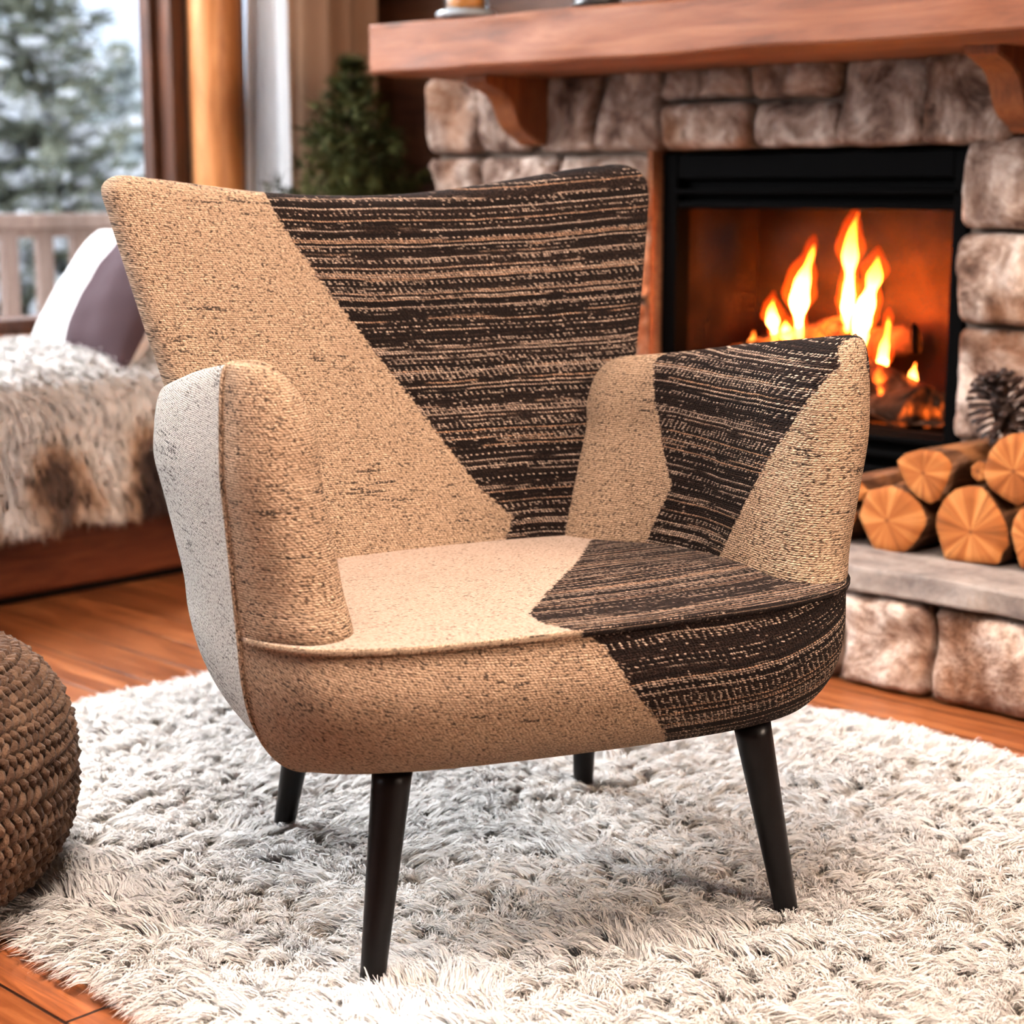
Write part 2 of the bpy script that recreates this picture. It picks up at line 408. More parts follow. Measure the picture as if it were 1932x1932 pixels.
SEAT_DARK = [(.18, .14), (.161, .107), (.069, -.054), (-.011, -.164), (-.080, -.262), (-.083, -.301), (-.062, -.34), (-.045, -.36), (.6, -.5), (.6, .4), (.35, .35)]
def seat():
    F = crom(FRONT, 120)
    side = crom(np.array([(.388, -.19), (.37, -.10), (.36, .02), (.34, .14), (.27, .25), (.14, .285), (0, .29)]), 60)
    per = np.vstack([F, fitx(side)[1:], fitx(side[::-1] * (-1, 1))[1:-1]])
    zp = SEAMZ(per[:, 0]) - np.clip((per[:, 1] + .2) * .05, 0, .022)
    c = np.array([0, -.02]); rows = []
    ss = np.r_[1, 1.004, 1.0, .992, .98, np.linspace(.96, .02, 42)]
    for k, s in enumerate(ss):
        P = c + (per - c) * s
        h = .0 if k == 0 else (.003 if k == 1 else .005 if k == 2 else .005 + .007 * (1 - min(1, s) ** 3.0))
        zz = zp * min(1, s) ** .5 + (.380) * (1 - min(1, s) ** .5) if s < 1 else zp
        rows.append(np.c_[P, zz + h])
    G = np.array(rows)
    W = np.stack([G[..., 0], G[..., 1], 0 * G[..., 0]], -1)
    # the woven rows follow the front edge
    W[..., 1] = G[..., 1] - .55 * G[..., 0] ** 2
    sd = polysd(np.c_[G[..., 0].ravel(), G[..., 1].ravel()], SEAT_DARK)
    mb = MB().grid(G, cu=True)
    n0 = mb.n; mb.F.append(tuple(range(n0 - G.shape[1], n0)))
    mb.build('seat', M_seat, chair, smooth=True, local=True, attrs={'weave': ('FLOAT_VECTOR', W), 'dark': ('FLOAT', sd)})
    # piping of the front seam
    P = np.c_[F[3:-8] - (0, .001), SEAMZ(F[3:-8, 0]) + .0005]
    pm = MB().tube(P, .0042, 8)
    L = np.r_[0, np.cumsum(np.linalg.norm(np.diff(P, axis=0), axis=1))]
    Wt = np.zeros((len(P), 8, 3)); Wt[..., 0] = L[:, None]; Wt[..., 1] = np.arange(8)[None, :] * .0026
    sdp = np.tile((P[:, 0] + .055)[:, None], (1, 8))
    pm.build('piping', M_fab, chair, smooth=True, local=True, attrs={'weave': ('FLOAT_VECTOR', Wt), 'dark': ('FLOAT', sdp)})
seat()

BACK_DARK = [(-.200, .95), (-.194, .832), (-.184, .808), (-.138, .73), (-.074, .638), (-.01, .544), (.054, .45), (.099, .409), (.093, .398), (.072, .36), (.6, .36), (.6, .95)]
def backrest():
    # outline in (x, z) of the reclined plane, clockwise from the bottom left
    ol = np.array([(-.290, .31), (-.312, .42), (-.342, .53), (-.357, .60), (-.372, .66), (-.391, .74), (-.408, .815), (-.415, .848), (-.408, .863), (-.388, .870), (-.345, .866), (-.27, .857), (-.20, .849), (-.11, .844),
                   (0, .845), (.095, .854), (.19, .868), (.27, .881), (.33, .888), (.357, .885), (.372, .870), (.374, .845), (.368, .81), (.352, .74), (.336, .67), (.320, .605), (.300, .52), (.27, .42), (.245, .31), (.20, .30), (.08, .30), (-.03, .30), (-.14, .30), (-.24, .30)])
    Oc = crom(ol, 900, True); O = resample(np.vstack([Oc, Oc[:1]]), 421)[:-1]
    # axis line to shrink towards
    mid = np.array([-.012, .56])
    prof = []      # (inset, depth): depth 0 = front face, 1 = rear
    th = .085
    for a in np.linspace(180, 0, 13): # rim: rear -> front
        prof.append((.022 * (1 - math.sin(R(a))), .5 + .5 * math.cos(R(a)) * -1))
    d = np.linalg.norm(O - mid, axis=1)
    nrm = np.roll(O, -1, 0) - np.roll(O, 1, 0); nrm = np.c_[nrm[:, 1], -nrm[:, 0]]; nrm /= np.linalg.norm(nrm, axis=1)[:, None]
    if ((O + nrm * .01 - mid) ** 2).sum() > ((O - mid) ** 2).sum(): nrm = -nrm
    for _ in range(40): nrm = (np.roll(nrm, 1, 0) + 2 * nrm + np.roll(nrm, -1, 0)) / 4
    nrm /= np.linalg.norm(nrm, axis=1)[:, None]
    def place(P, dep):
        x, z = P[..., 0], P[..., 1]
        y = .215 + (z - .385) * .34 - .24 * x * x + th * dep
        zz = z - .0 * dep + .0
        return np.stack([x, y + .0 * z, zz - .30 * (dep * th) * 0], -1)
    rows = []
    for f in np.r_[np.linspace(.02, .9, 10)]:       # rear face
        P = mid + (O + nrm * .022 - mid) * f; rows.append(place(P, 1.0))
    for ins, dep in prof: rows.append(place(O + nrm * ins, dep))
    for f in np.r_[.985, .965, .94, .90, np.linspace(.86, .02, 46)]:
        P = mid + (O + nrm * .022 - mid) * f
        rows.append(place(P, -.10 * (1 - f ** 4)))
    G = np.array(rows); nlast = len(rows)
    W = np.stack([G[..., 0], G[..., 2] * 1.06, 0 * G[..., 0]], -1)
    W[..., 1] -= .14 * (G[..., 0] * (G[..., 0] + .05)) * np.clip((G[..., 2] - .3) / .5, 0, 1.2)
    W[:10, :, 0] += 5
    sd = polysd(np.c_[G[..., 0].ravel(), G[..., 2].ravel()], BACK_DARK).reshape(G.shape[:2])
    sd[:12] = -1
    mb = MB().grid(G, cu=True, flip=True)
    mb.F.append(tuple((nlast - 1) * 420 + k for k in range(419, -1, -1)))
    mb.build('backrest', M_fab, chair, smooth=True, local=True, attrs={'weave': ('FLOAT_VECTOR', W), 'dark': ('FLOAT', sd)})
backrest()

def chair_leg(top, foot):
    top = np.array(top); foot = np.array(foot); P = []; rr = []
    for f in np.linspace(0, 1, 16):
        P.append(top + (foot - top) * f); rr.append(.0225 + (.0135 - .0225) * f)
    P += [foot + (foot - top) * .004]; rr += [.0125]
    MB().tube(P, rr, 28).build('leg', M_leg, chair, smooth=True, local=True)
for sx in (-1, 1):
    chair_leg((sx * .226, -.222, .225), (sx * .264, -.254, -.015))
    chair_leg((sx * .200, .195, .225), (sx * .226, .256, -.015))
#@@ROOM
# ================================================================== ROOM SHELL
XW, YB, XR, YF, ZC = -3.9, 3.45, 1.5, -1.6, 2.55
M_wall = wood('dark_timber_wall', ((.035, .013, .006), (.085, .030, .012), (.13, .05, .02)), 'X', .8, .5)
M_ceil = wood('timber_ceiling', ((.16, .075, .035), (.26, .13, .065), (.32, .17, .09)), 'X', .8, .6)
M_frame = wood('stained_window_timber', ((.030, .010, .005), (.070, .024, .010), (.12, .042, .018)), 'Z', 1.2, .4)
M_sillw = wood('stained_sill_timber', ((.10, .028, .010), (.24, .075, .028), (.32, .11, .042)), 'Y', 1.2, .4)
M_post = wood('honey_log', ((.33, .12, .038), (.62, .26, .09), (.78, .37, .15)), 'Z', 1.0, .45)

def floor_mat():
    t = NT('polished_floorboards'); o = t.sep(t.obj()); x, y = o[0], o[1]
    q = t.m('DIVIDE', y, .105); row = t.m('FLOOR', q); f = t.m('FRACT', q)
    xo = t.m('ADD', t.m('DIVIDE', x, 1.4), t.m('MULTIPLY', t.white(row, 4.0), 9.0)); cell = t.m('FLOOR', xo); xf = t.m('FRACT', xo)
    r = t.white(row, cell, 2.0)
    g = t.noise(t.comb(t.m('ADD', t.m('MULTIPLY', x, 2.2), t.m('MULTIPLY', r, 30.0)), t.m('MULTIPLY', y, 36.0), row), 1.6, 6, .62, .8)
    c = t.ramp(g, [(.28, (.085, .024, .008)), (.48, (.26, .080, .024)), (.66, (.43, .16, .054)), (.8, (.32, .105, .034))])
    c = t.mix(t.m('MULTIPLY', r, .55), c, (.13, .038, .012), 'MIX')
    e = t.m('MINIMUM', t.m('MULTIPLY', t.m('MINIMUM', f, t.m('SUBTRACT', 1.0, f)), .105), t.m('MULTIPLY', t.m('MINIMUM', xf, t.m('SUBTRACT', 1.0, xf)), 1.4))
    gr = t.step(e, .0012, .0032)
    c = t.mix(gr, (.018, .006, .003), c)
    h = t.m('ADD', t.m('MULTIPLY', gr, 1.0), t.m('MULTIPLY', g, .25))
    t.bsdf(c, t.m('ADD', .27, t.m('MULTIPLY', g, .16)), t.bump(h, .002, .5), spec=.5)
    return t.mat

def struct(mb, name, mat, **k):
    o = mb.build(name, mat, **k); o['kind'] = 'structure'; return o
struct(MB().box((XW - .2, YF - .2, -.12), (XR + .2, YB + .2, 0)), 'floor', floor_mat())
struct(MB().box((XW - .2, YF - .2, ZC), (XR + .2, YB + .2, ZC + .12)), 'ceiling', M_ceil)
struct(MB().box((XW - .2, YB, 0), (XR + .2, YB + .2, ZC)), 'wall_back', M_wall)
struct(MB().box((XR, YF, 0), (XR + .2, YB, ZC)), 'wall_right', M_wall)
struct(MB().box((XW - .2, YF - .2, 0), (XR + .2, YF, ZC)), 'wall_front', M_wall)
# window wall: one wide opening and a narrow one behind the sheer curtain
WY0, WY1, WZ0, WZ1 = -1.0, 2.80, .53, 2.25
NY0, NY1 = 2.95, 3.22
lw = MB()
for a, b in (((YF, 0), (YB, WZ0)), ((YF, WZ1), (YB, ZC)), ((YF, WZ0), (WY0, WZ1)), ((WY1, WZ0), (NY0, WZ1)), ((NY1, WZ0), (YB, WZ1))):
    lw.box((XW - .16, a[0], a[1]), (XW, b[0], b[1]))
struct(lw, 'wall_left', M_wall)

def glass_mat(name, rough=0.0, tint=(1, 1, 1), refl=.6):
    t = NT(name); tr = t.n('ShaderNodeBsdfTransparent'); tr.inputs[0].default_value = tuple(tint) + (1,)
    gl = t.n('ShaderNodeBsdfGlossy'); gl.inputs['Roughness'].default_value = rough + .02
    fr = t.n('ShaderNodeFresnel'); fr.inputs['IOR'].default_value = 1.35
    mx = t.n('ShaderNodeMixShader'); t.t.links.new(t.m('MULTIPLY', fr.outputs[0], refl), mx.inputs[0]); t.t.links.new(tr.outputs[0], mx.inputs[1]); t.t.links.new(gl.outputs[0], mx.inputs[2])
    t.surf(mx.outputs[0]); return t.mat
M_glass = glass_mat('window_glass')

def window(n, y0, y1, panes):
    w = empty('window_%d' % n, (XW, (y0 + y1) / 2, WZ0)); w['kind'] = 'structure'
    fm = MB()
    fw = .045
    fm.rbox((XW - .12, y0, WZ0), (XW + .015, y0 + fw, WZ1), .006); fm.rbox((XW - .12, y1 - fw, WZ0), (XW + .015, y1, WZ1), .006)
    fm.rbox((XW - .12, y0 + fw, WZ0), (XW + .010, y1 - fw, WZ0 + .04), .006); fm.rbox((XW - .12, y0 + fw, WZ1 - .05), (XW + .010, y1 - fw, WZ1), .006)
    # inner step of the sash
    fm.rbox((XW - .09, y0 + fw, WZ0 + .04), (XW - .045, y0 + fw + .022, WZ1 - .05), .004); fm.rbox((XW - .09, y1 - fw - .022, WZ0 + .04), (XW - .045, y1 - fw, WZ1 - .05), .004)
    for k in range(1, panes):
        y = y0 + (y1 - y0) * k / panes
        fm.rbox((XW - .12, y - .035, WZ0 + .04), (XW + .010, y + .035, WZ1 - .05), .006)
    fr = fm.build('window_frame', M_frame, w, smooth=False); fr['kind'] = 'structure'
    ed = [y0 + fw] + [y0 + (y1 - y0) * k / panes for k in range(1, panes)] + [y1 - fw]
    for a, b in zip(ed[:-1], ed[1:]):
        p = MB().add([(XW - .07, a, WZ0 + .04), (XW - .07, b, WZ0 + .04), (XW - .07, b, WZ1 - .05), (XW - .07, a, WZ1 - .05)], [(0, 1, 2, 3)]).build('window_pane', M_glass, w)
        p['kind'] = 'structure'
window(1, WY0, WY1, 2)
window(2, NY0, NY1, 1)
sl = MB().rbox((XW - .02, WY0 - .06, .492), (XW + .06, WY1 + .03, .535), .010).rbox((XW, WY0 - .06, .425), (XW + .028, WY1 + .03, .490), .006)
struct(sl, 'trim_1', M_sillw)
# round log post beside the window, with the dark casing strips between it and the glass
pp = []; pr = []
for k in range(60):
    z = k / 59 * ZC; pp.append((XW + .045, 2.872, z)); pr.append(.070 + .0025 * noise.noise((z * 2.3, 1.1, 4.2)))
struct(MB().tube(pp, pr, 40), 'trim_2', M_post, smooth=True)
struct(MB().rbox((XW, 2.803, .5), (XW + .012, 2.83, ZC), .004), 'trim_3', M_frame)

# ------------------------------------------------------------------ curtains
def cloth_mat(name, col, trans=.0, weave_sc=1400):
    t = NT(name); o = t.obj(); n = t.noise(o, weave_sc, 2)
    c = t.mix(n, tuple(x * .9 for x in col), col)
    b = t.bsdf(c, .9, t.bump(n, .0008, .4), spec=.05, sheen=.04)
    if trans:
        tl = t.n('ShaderNodeBsdfTranslucent'); tl.inputs[0].default_value = tuple(col) + (1,)
        mx = t.n('ShaderNodeMixShader'); mx.inputs[0].default_value = trans
        t.t.links.new(b.outputs[0], mx.inputs[1]); t.t.links.new(tl.outputs[0], mx.inputs[2]); t.surf(mx.outputs[0])
    return t.mat
def curtain(name, label, y0, y1, x, waves, amp, mat, spread=0.0, z0=.02, z1=2.4):
    t = empty(name, (x, (y0 + y1) / 2, z0)); tag(t, label, 'curtain')
    nv, nu = 60, 160; P = np.zeros((nv, nu, 3))
    for j in range(nv):
        f = j / (nv - 1); z = z0 + (z1 - z0) * f
        for i in range(nu):
            s_ = i / (nu - 1)
            a = math.sin(s_ * waves * 2 * math.pi + .6 * math.sin(f * 2.2)) * amp + .3 * amp * math.sin(s_ * waves * 5.1 + 1.3)
            lo = y0 - spread * max(0, 1 - f * 1.55)
            P[j, i] = (x + a, lo + (y1 - lo) * s_ + .006 * math.sin(f * 9 + s_ * 8), z)
    MB().grid(P).build('drape', mat, t, smooth=True)
    rod = MB().tube([(x, y0 - .05, z1 + .01), (x, y1 + .03, z1 + .01)], .012, 12); rod.build('rod', M_leg, t, smooth=True)
    return t
curtain('curtain', 'sheer white curtain hanging beside the honey coloured log post', 2.950, 3.085, XW + .09, 2.0, .012, cloth_mat('sheer_white_linen', (.95, .93, .92), .65), .06)
curtain('curtain', 'beige brown drape hanging in long folds between white curtain and corner', 3.065, 3.375, XW + .10, 3.2, .020, cloth_mat('taupe_drape', (.52, .34, .23), .25), 0)

# ================================================================== FIREPLACE
YS, YHF = 3.05, 2.66     # face of the stone surround, face of the hearth
def stone_mat(name='rough_field_stone', warm=1.0):
    t = NT(name); o = t.obj(); r = t.attr('tone', 'Fac')
    n = t.noise(o, 11, 8, .68, .5); n2 = t.noise(o, 30, 5, .65); n3 = t.noise(o, 4.3, 3, .5)
    c = t.ramp(n, [(.30, (.060, .036, .028)), (.42, (.24, .16, .125)), (.52, (.48, .375, .315)), (.64, (.78, .69, .62))])
    c = t.mix(t.m('MULTIPLY', t.step(n3, .5, .68), .6), c, (.30, .145, .070), 'MIX')
    c = t.mix(t.m('MULTIPLY', t.step(n2, .55, .75), .5), c, (.055, .040, .036))
    c = t.mix(.55, c, t.mix(r, (.17, .13, .115), (.52, .43, .36)), 'SOFT_LIGHT')
    t.bsdf(c, .93, t.bump(t.m('ADD', n2, n), .022, .9), spec=.2)
    return t.mat
M_stone = stone_mat()
M_mortar = plain('old_mortar', (.16, .12, .095), .95, spec=.1)

class Stones:
    """rough split-faced blocks of one wall, gathered into one mesh"""
    def __init__(s): s.mb = MB(); s.tone = []; s.k = 0
    def block(s, a, b, face=(0, -1, 0), rough=.036, gap=.006):
        s.k += 1; sd = s.k * 13.7; a = np.array(a, float); b = np.array(b, float)
        cen = (a + b) / 2; h = (b - a) / 2 - gap * np.array([1, 0, 1]) * .5 if abs(face[1]) else (b - a) / 2 - gap * np.array([0, 1, 1]) * .5
        n = np.maximum(3, np.minimum(22, (2 * h / .016).astype(int)))
        bm = bmesh.new(); vs = {}
        def vert(i, j, k):
            key = (i, j, k)
            if key not in vs:
                p = np.array([i / n[0], j / n[1], k / n[2]]) * 2 - 1
                q = p.copy()
                # round the block off at its corners (superellipsoid), then split-face noise
                r_ = .030 / h
                for ax in range(3):
                    pass
                P3 = p * h; inner = np.maximum(h - .022, h * .3)
                core = np.clip(P3, -inner, inner); d = P3 - core; L = np.linalg.norm(d)
                lim = np.linalg.norm(h - inner) / math.sqrt(3)
                if L > lim: P3 = core + d / L * lim
                w = cen + P3
                nz = noise.fractal(Vector((w[0] * 7 + sd, w[1] * 7, w[2] * 7 + sd)), 1.0, 2.1, 4) + .8 * noise.noise(Vector((w[0] * 4 + sd, sd, w[2] * 4)))
                nz2 = noise.noise(Vector((w[0] * 22 + sd, w[1] * 22, w[2] * 22)))
                w = w + np.array(face) * (rough * (nz * .8 + .25) + .005 * nz2) * (1 if (p @ np.array(face)) > .2 else .25)
                w = w + .004 * np.array([noise.noise(Vector((w[2] * 18, sd, w[1] * 9))), 0, noise.noise(Vector((w[0] * 18, sd + 5, w[1] * 9)))])
                vs[key] = bm.verts.new(w)
            return vs[key]
        for ax in range(3):
            u, v = [x for x in range(3) if x != ax]
            for side in (0, n[ax]):
                for i in range(n[u]):
                    for j in range(n[v]):
                        def K(ii, jj):
                            k_ = [0, 0, 0]; k_[ax] = side; k_[u] = ii; k_[v] = jj; return vert(*k_)
                        f = [K(i, j), K(i + 1, j), K(i + 1, j + 1), K(i, j + 1)]
                        try: bm.faces.new(f)
                        except ValueError: pass
        bmesh.ops.recalc_face_normals(bm, faces=bm.faces[:])
        c0 = s.mb.n; s.mb.bm(bm); s.tone += [random.random()] * (s.mb.n - c0)
    def mortar(s, a, b):
        c0 = s.mb.n; s.mb.box(a, b); s.tone += [.1] * (s.mb.n - c0)
    def build(s, name, parent):
        return s.mb.build(name, M_stone, parent, smooth=True, attrs={'tone': ('FLOAT', s.tone)})

fp = empty('fireplace', (-2.15, YS, 0)); tag(fp, 'fieldstone fireplace with thick wooden mantel beam and raised stone hearth', 'fireplace')
OX0, OX1, OZ1 = -2.545, -1.772, .962      # opening in the stone
SL, SR = -3.245, -.75
st = Stones()
dp = YB - .01
def row(z0, z1, edges):
    for a, b in zip(edges[:-1], edges[1:]): st.block((a, YS, z0), (b, dp if b - a > .9 else YS + .22, z1))
# course under the mantel, some stones split in two layers
row(.965, 1.150, [SL, -3.06, -2.90])
row(.965, 1.150, [-2.90, -2.69, -2.505])
row(.965, 1.065, [-2.505, -2.265]); row(1.068, 1.150, [-2.505, -2.265])
row(.965, 1.062, [-2.265, -2.052]); row(1.064, 1.150, [-2.265, -2.052])
row(.965, 1.150, [-2.052, -1.853]); row(.965, 1.150, [-1.853, -1.66]); row(.985, 1.150, [-1.66, -1.44, -1.2, -.98, SR])
# left pier
for z0, z1, e in ((.80, .960, [SL, -3.06, -2.80, OX0]), (.64, .797, [SL, -2.98, -2.76, OX0]), (.45, .637, [SL, -3.05, -2.84, OX0]), (.226, .447, [SL, -2.95, -2.70, OX0])): row(z0, z1, e)
# right pier
for z0, z1, e in ((.808, .982, [OX1, -1.56, -1.33, -1.05, SR]), (.628, .804, [OX1, -1.60, -1.36, -1.1, SR]), (.405, .624, [OX1, -1.53, -1.28, -1.0, SR]), (.226, .402, [OX1, -1.58, -1.3, -1.02, SR])): row(z0, z1, e)
for z0, z1 in ((0, .222),): row(z0, z1, [SL, -2.95, -2.8]) if False else None
o = st.build('stone_surround', fp)
o['label'] = 'rough split-face stone blocks around the fire'
mm = MB()
for a, b in (((SL + .02, YS + .03, 0), (OX0 - .012, YB - .005, 1.15)), ((OX1 + .012, YS + .03, 0), (SR, YB - .005, 1.15)), ((OX0 - .012, YS + .03, OZ1 + .015), (OX1 + .012, YB - .005, 1.15))): mm.box(a, b)
mm.build('mortar_core', M_mortar, fp)
# stone reveal of the opening, firelight on it painted as orange-brown
M_cheek = wood('firelit_reveal', ((.16, .055, .025), (.30, .11, .05), (.38, .16, .07)), 'X', 2.0, .9, False)
MB().box((OX0 - .012, YS + .02, .226), (OX0 + .002, YS + .14, OZ1 + .015)).build('reveal_cheek', M_cheek, fp)

# hearth
hs = Stones(); HL, HR = -2.95, -.75
for z0, z1, e in ((0, .176, [HL, -2.72, -2.45, -2.2, -1.98, -1.752, -1.563, -1.31, -1.05, HR]),):
    for a, b in zip(e[:-1], e[1:]): hs.block((a, YHF, z0 + .001), (b, YHF + .2, z1), rough=.032)
hs.build('hearth_base', fp)
MB().box((HL + .01, YHF + .03, 0), (HR - .01, YS + .04, .178)).build('hearth_core', M_mortar, fp)
def slab():
    t = NT('grey_flagstone'); o = t.obj(); n = t.noise(o, 14, 6, .65, .3); n2 = t.noise(o, 70, 3)
    c = t.ramp(n, [(.3, (.13, .105, .095)), (.5, (.25, .205, .18)), (.7, (.36, .30, .26))])
    c = t.mix(t.m('MULTIPLY', t.step(n2, .5, .8), .3), c, (.10, .085, .08))
    t.bsdf(c, .8, t.bump(t.m('ADD', n, t.m('MULTIPLY', n2, .4)), .006, .7), spec=.3)
    bm = bmesh.new(); bmesh.ops.create_cube(bm, size=1)
    a, b = Vector((HL - .01, YHF - .022, .180)), Vector((HR, YS + .05, .226)); c_ = (a + b) / 2; d = b - a
    for v in bm.verts: v.co = Vector((v.co.x * d.x, v.co.y * d.y, v.co.z * d.z)) + c_
    bmesh.ops.bevel(bm, geom=bm.edges[:], offset=.006, segments=2, profile=.5, affect='EDGES')
    bmesh.ops.subdivide_edges(bm, edges=[e for e in bm.edges if abs(e.verts[0].co.x - e.verts[1].co.x) > 1], cuts=150)
    for v in bm.verts:
        if v.co.y < YHF + .05: v.co.y += .006 * noise.noise((v.co.x * 14, v.co.z * 30, 3)); v.co.z += .002 * noise.noise((v.co.x * 17, 1, v.co.y))
    return MB().bm(bm).build('hearth_slab', t.mat, fp, smooth=False)
slab()

# mantel beam: hand-hewn, slightly wavy arrises
M_mantel = wood('mantel_oak', ((.13, .042, .017), (.27, .092, .038), (.36, .14, .062)), 'X', 1.0, .6)
def mantel():
    nx, ns = 130, 40; x0, x1 = -3.055, -.72; y0, y1, z0, z1 = 2.70, YB - .005, 1.132, 1.246
    prof = []
    per = [(y0, z0), (y0, z1), (y1, z1), (y1, z0)]
    for k in range(4):
        a = np.array(per[k]); b = np.array(per[(k + 1) % 4])
        for f in np.linspace(0, 1, 14)[:-1]: prof.append(a + (b - a) * f)
    prof = np.array(prof); c = prof.mean(0)
    P = np.zeros((nx, len(prof), 3))
    for i in range(nx):
        x = x0 + (x1 - x0) * i / (nx - 1)
        for j, (y, z) in enumerate(prof):
            ch = .012 * max(0, noise.noise((x * 2.1, 5.0, 2.0)) + .35)           # uneven top arris
            yy, zz = y, z
            if z > z1 - .02 and y < y0 + .05: zz -= ch
            yy += .004 * noise.noise((x * 6, y * 9, z * 16)) if y < y0 + .05 else 0
            zz += .004 * noise.noise((x * 5, y * 9 + 7, z * 12))
            r_ = .006
            if abs(y - y0) < 1e-6 and (abs(z - z0) < 1e-6 or abs(z - z1) < 1e-6): yy += r_ * .6; zz += r_ * .6 * (1 if z < 1.2 else -1)
            P[i, j] = (x, yy, zz)
    mb = MB().grid(P, cu=True); n = len(prof)
    mb.F.append(tuple(range(n))); mb.F.append(tuple((nx - 1) * n + k for k in range(n - 1, -1, -1)))
    return mb.build('mantel_beam', M_mantel, fp, smooth=False)
mantel()
M_corbel = wood('corbel_oak', ((.13, .040, .014), (.27, .085, .028), (.34, .12, .04)), 'Z', 1.5, .5, False)
for cx in (-2.878, -1.628):
    pr = [(YS + .03, 1.134), (2.855, 1.134), (2.855, 1.118)]
    for a in np.linspace(0, 1, 14): pr.append((2.862 + .158 * a ** .85 + .012 * math.sin(a * math.pi * 2), 1.112 - .118 * a + .006 * math.sin(a * math.pi * 2)))
    pr += [(3.03, .984), (YS + .03, .984)]
    bm = bmesh.new(); L = [bm.verts.new((cx - .034, y, z)) for y, z in pr]; f = bm.faces.new(L)
    e = bmesh.ops.extrude_face_region(bm, geom=[f]); bmesh.ops.translate(bm, vec=(.068, 0, 0), verts=[v for v in e['geom'] if isinstance(v, bmesh.types.BMVert)])
    bmesh.ops.recalc_face_normals(bm, faces=bm.faces[:]); bmesh.ops.bevel(bm, geom=[e_ for e_ in bm.edges if e_.calc_face_angle(0) > .6], offset=.003, segments=2, affect='EDGES')
    MB().bm(bm).build('corbel', M_corbel, fp)

# black steel insert
M_steel = plain('black_stove_steel', (.0022, .0018, .0017), .6, spec=.03)
M_soot = NT('sooty_firebrick')
_o = M_soot.obj(); _n = M_soot.noise(_o, 8, 5)
M_soot.bsdf(M_soot.ramp(_n, [(.3, (.007, .0035, .0025)), (.7, (.030, .015, .009))]), .9, M_soot.bump(_n, .008, .6), spec=.1)
ins = empty('fire_insert', (-2.15, 3.12, .226)); tag(ins, 'black steel fire insert with ledged header and glass front, set in the stone fireplace', 'stove')
IX0, IX1, IY = OX0 + .008, OX1 - .008, 3.10
fr = MB()
fr.rbox((IX0, IY, .226), (IX0 + .040, IY + .05, .96), .004); fr.rbox((IX1 - .034, IY, .226), (IX1, IY + .05, .96), .004)
fr.rbox((IX0 + .04, IY + .002, .905), (IX1 - .034, IY + .05, .96), .004)
fr.rbox((IX0 + .04, IY + .030, .845), (IX1 - .034, IY + .055, .905), .003)
fr.rbox((IX0 + .04, IY + .0, .226), (IX1 - .034, IY + .05, .325), .004)
fr.build('insert_frame', M_steel, ins)
lg = MB(); lg.rbox((IX0 + .03, IY - .004, .872), (IX1 - .025, IY + .034, .884), .004); lg.build('ledge', M_steel, ins)
lg = MB(); lg.rbox((IX0 + .036, IY + .004, .842), (IX1 - .030, IY + .034, .858), .005); lg.build('ledge', M_steel, ins)
lg = MB(); lg.rbox((IX0 + .03, IY - .006, .345), (IX1 - .025, IY + .034, .360), .004).rbox((IX0 + .03, IY - .002, .378), (IX1 - .025, IY + .034, .392), .004); lg.build('ledge', M_steel, ins)
fr = MB().rbox((IX0 + .04, IY + .03, .325), (IX1 - .034, IY + .05, .395), .004); fr.build('bottom_rail', M_steel, ins)
gp = MB().add([(IX0 + .04, IY + .04, .395), (IX1 - .034, IY + .04, .395), (IX1 - .034, IY + .04, .845), (IX0 + .04, IY + .04, .845)], [(0, 1, 2, 3)])
gp.build('glass_door', glass_mat('stove_glass', .03, (.97, .94, .92), .15), ins)
bx = MB(); BY = YB - .012
bx.box((IX0 + .01, IY + .05, .36), (IX0 + .03, BY, .93)); bx.box((IX1 - .03, IY + .05, .36), (IX1 - .01, BY, .93)); bx.box((IX0 + .01, BY - .02, .36), (IX1 - .01, BY, .93))
bx.box((IX0 + .01, IY + .05, .36), (IX1 - .01, BY, .395)); bx.box((IX0 + .01, IY + .05, .91), (IX1 - .01, BY, .93))
bx.build('firebox', M_soot.mat, ins)

# burning logs and flames
def ember_mat():
    t = NT('charred_log'); o = t.obj(); n = t.noise(o, 24, 5, .65, .6); n2 = t.noise(o, 7, 3)
    c = t.ramp(n, [(.35, (.010, .007, .006)), (.6, (.06, .03, .018)), (.75, (.16, .10, .07))])
    b = t.bsdf(c, .95, t.bump(n, .010, .8), spec=.1)
    e = t.m('MULTIPLY', t.step(n, .56, .40), t.step(n2, .42, .62))
    t.put(b.inputs['Emission Color'], (1.0, .17, .02)); t.put(b.inputs['Emission Strength'], t.m('MULTIPLY', e, 3.0))
    return t.mat
M_ember = ember_mat()
def burning(a, b, r, lab):
    a, b = np.array(a), np.array(b); pts = [a + (b - a) * f for f in np.linspace(0, 1, 24)]
    rr = [r * (1 + .12 * noise.noise((f * 9, r * 99, 2))) for f in range(24)]
    o = MB().tube(pts, rr, 20).build('burning_log', M_ember, smooth=True)
    tag(o, lab, 'log', 'logs burning in the fire insert')
burning((-2.47, 3.30, .445), (-1.93, 3.22, .435), .044, 'long charred log glowing across the bottom of the fire')
burning((-2.44, 3.22, .495), (-2.22, 3.36, .575), .036, 'glowing log leaning at the left of the flames')
burning((-2.27, 3.30, .525), (-2.04, 3.36, .565), .036, 'charred log lying on top of the burning pile')
burning((-2.12, 3.20, .520), (-1.885, 3.27, .420), .034, 'short glowing log sloping down right of the flames')
ash = MB(); P = np.zeros((16, 40, 3))
for j in range(16):
    for i in range(40):
        x = IX0 + .05 + (IX1 - IX0 - .1) * i / 39; y = IY + .07 + (BY - IY - .12) * j / 15
        P[j, i] = (x, y, .398 + .022 * (noise.noise((x * 14, y * 14, 1)) + .6))
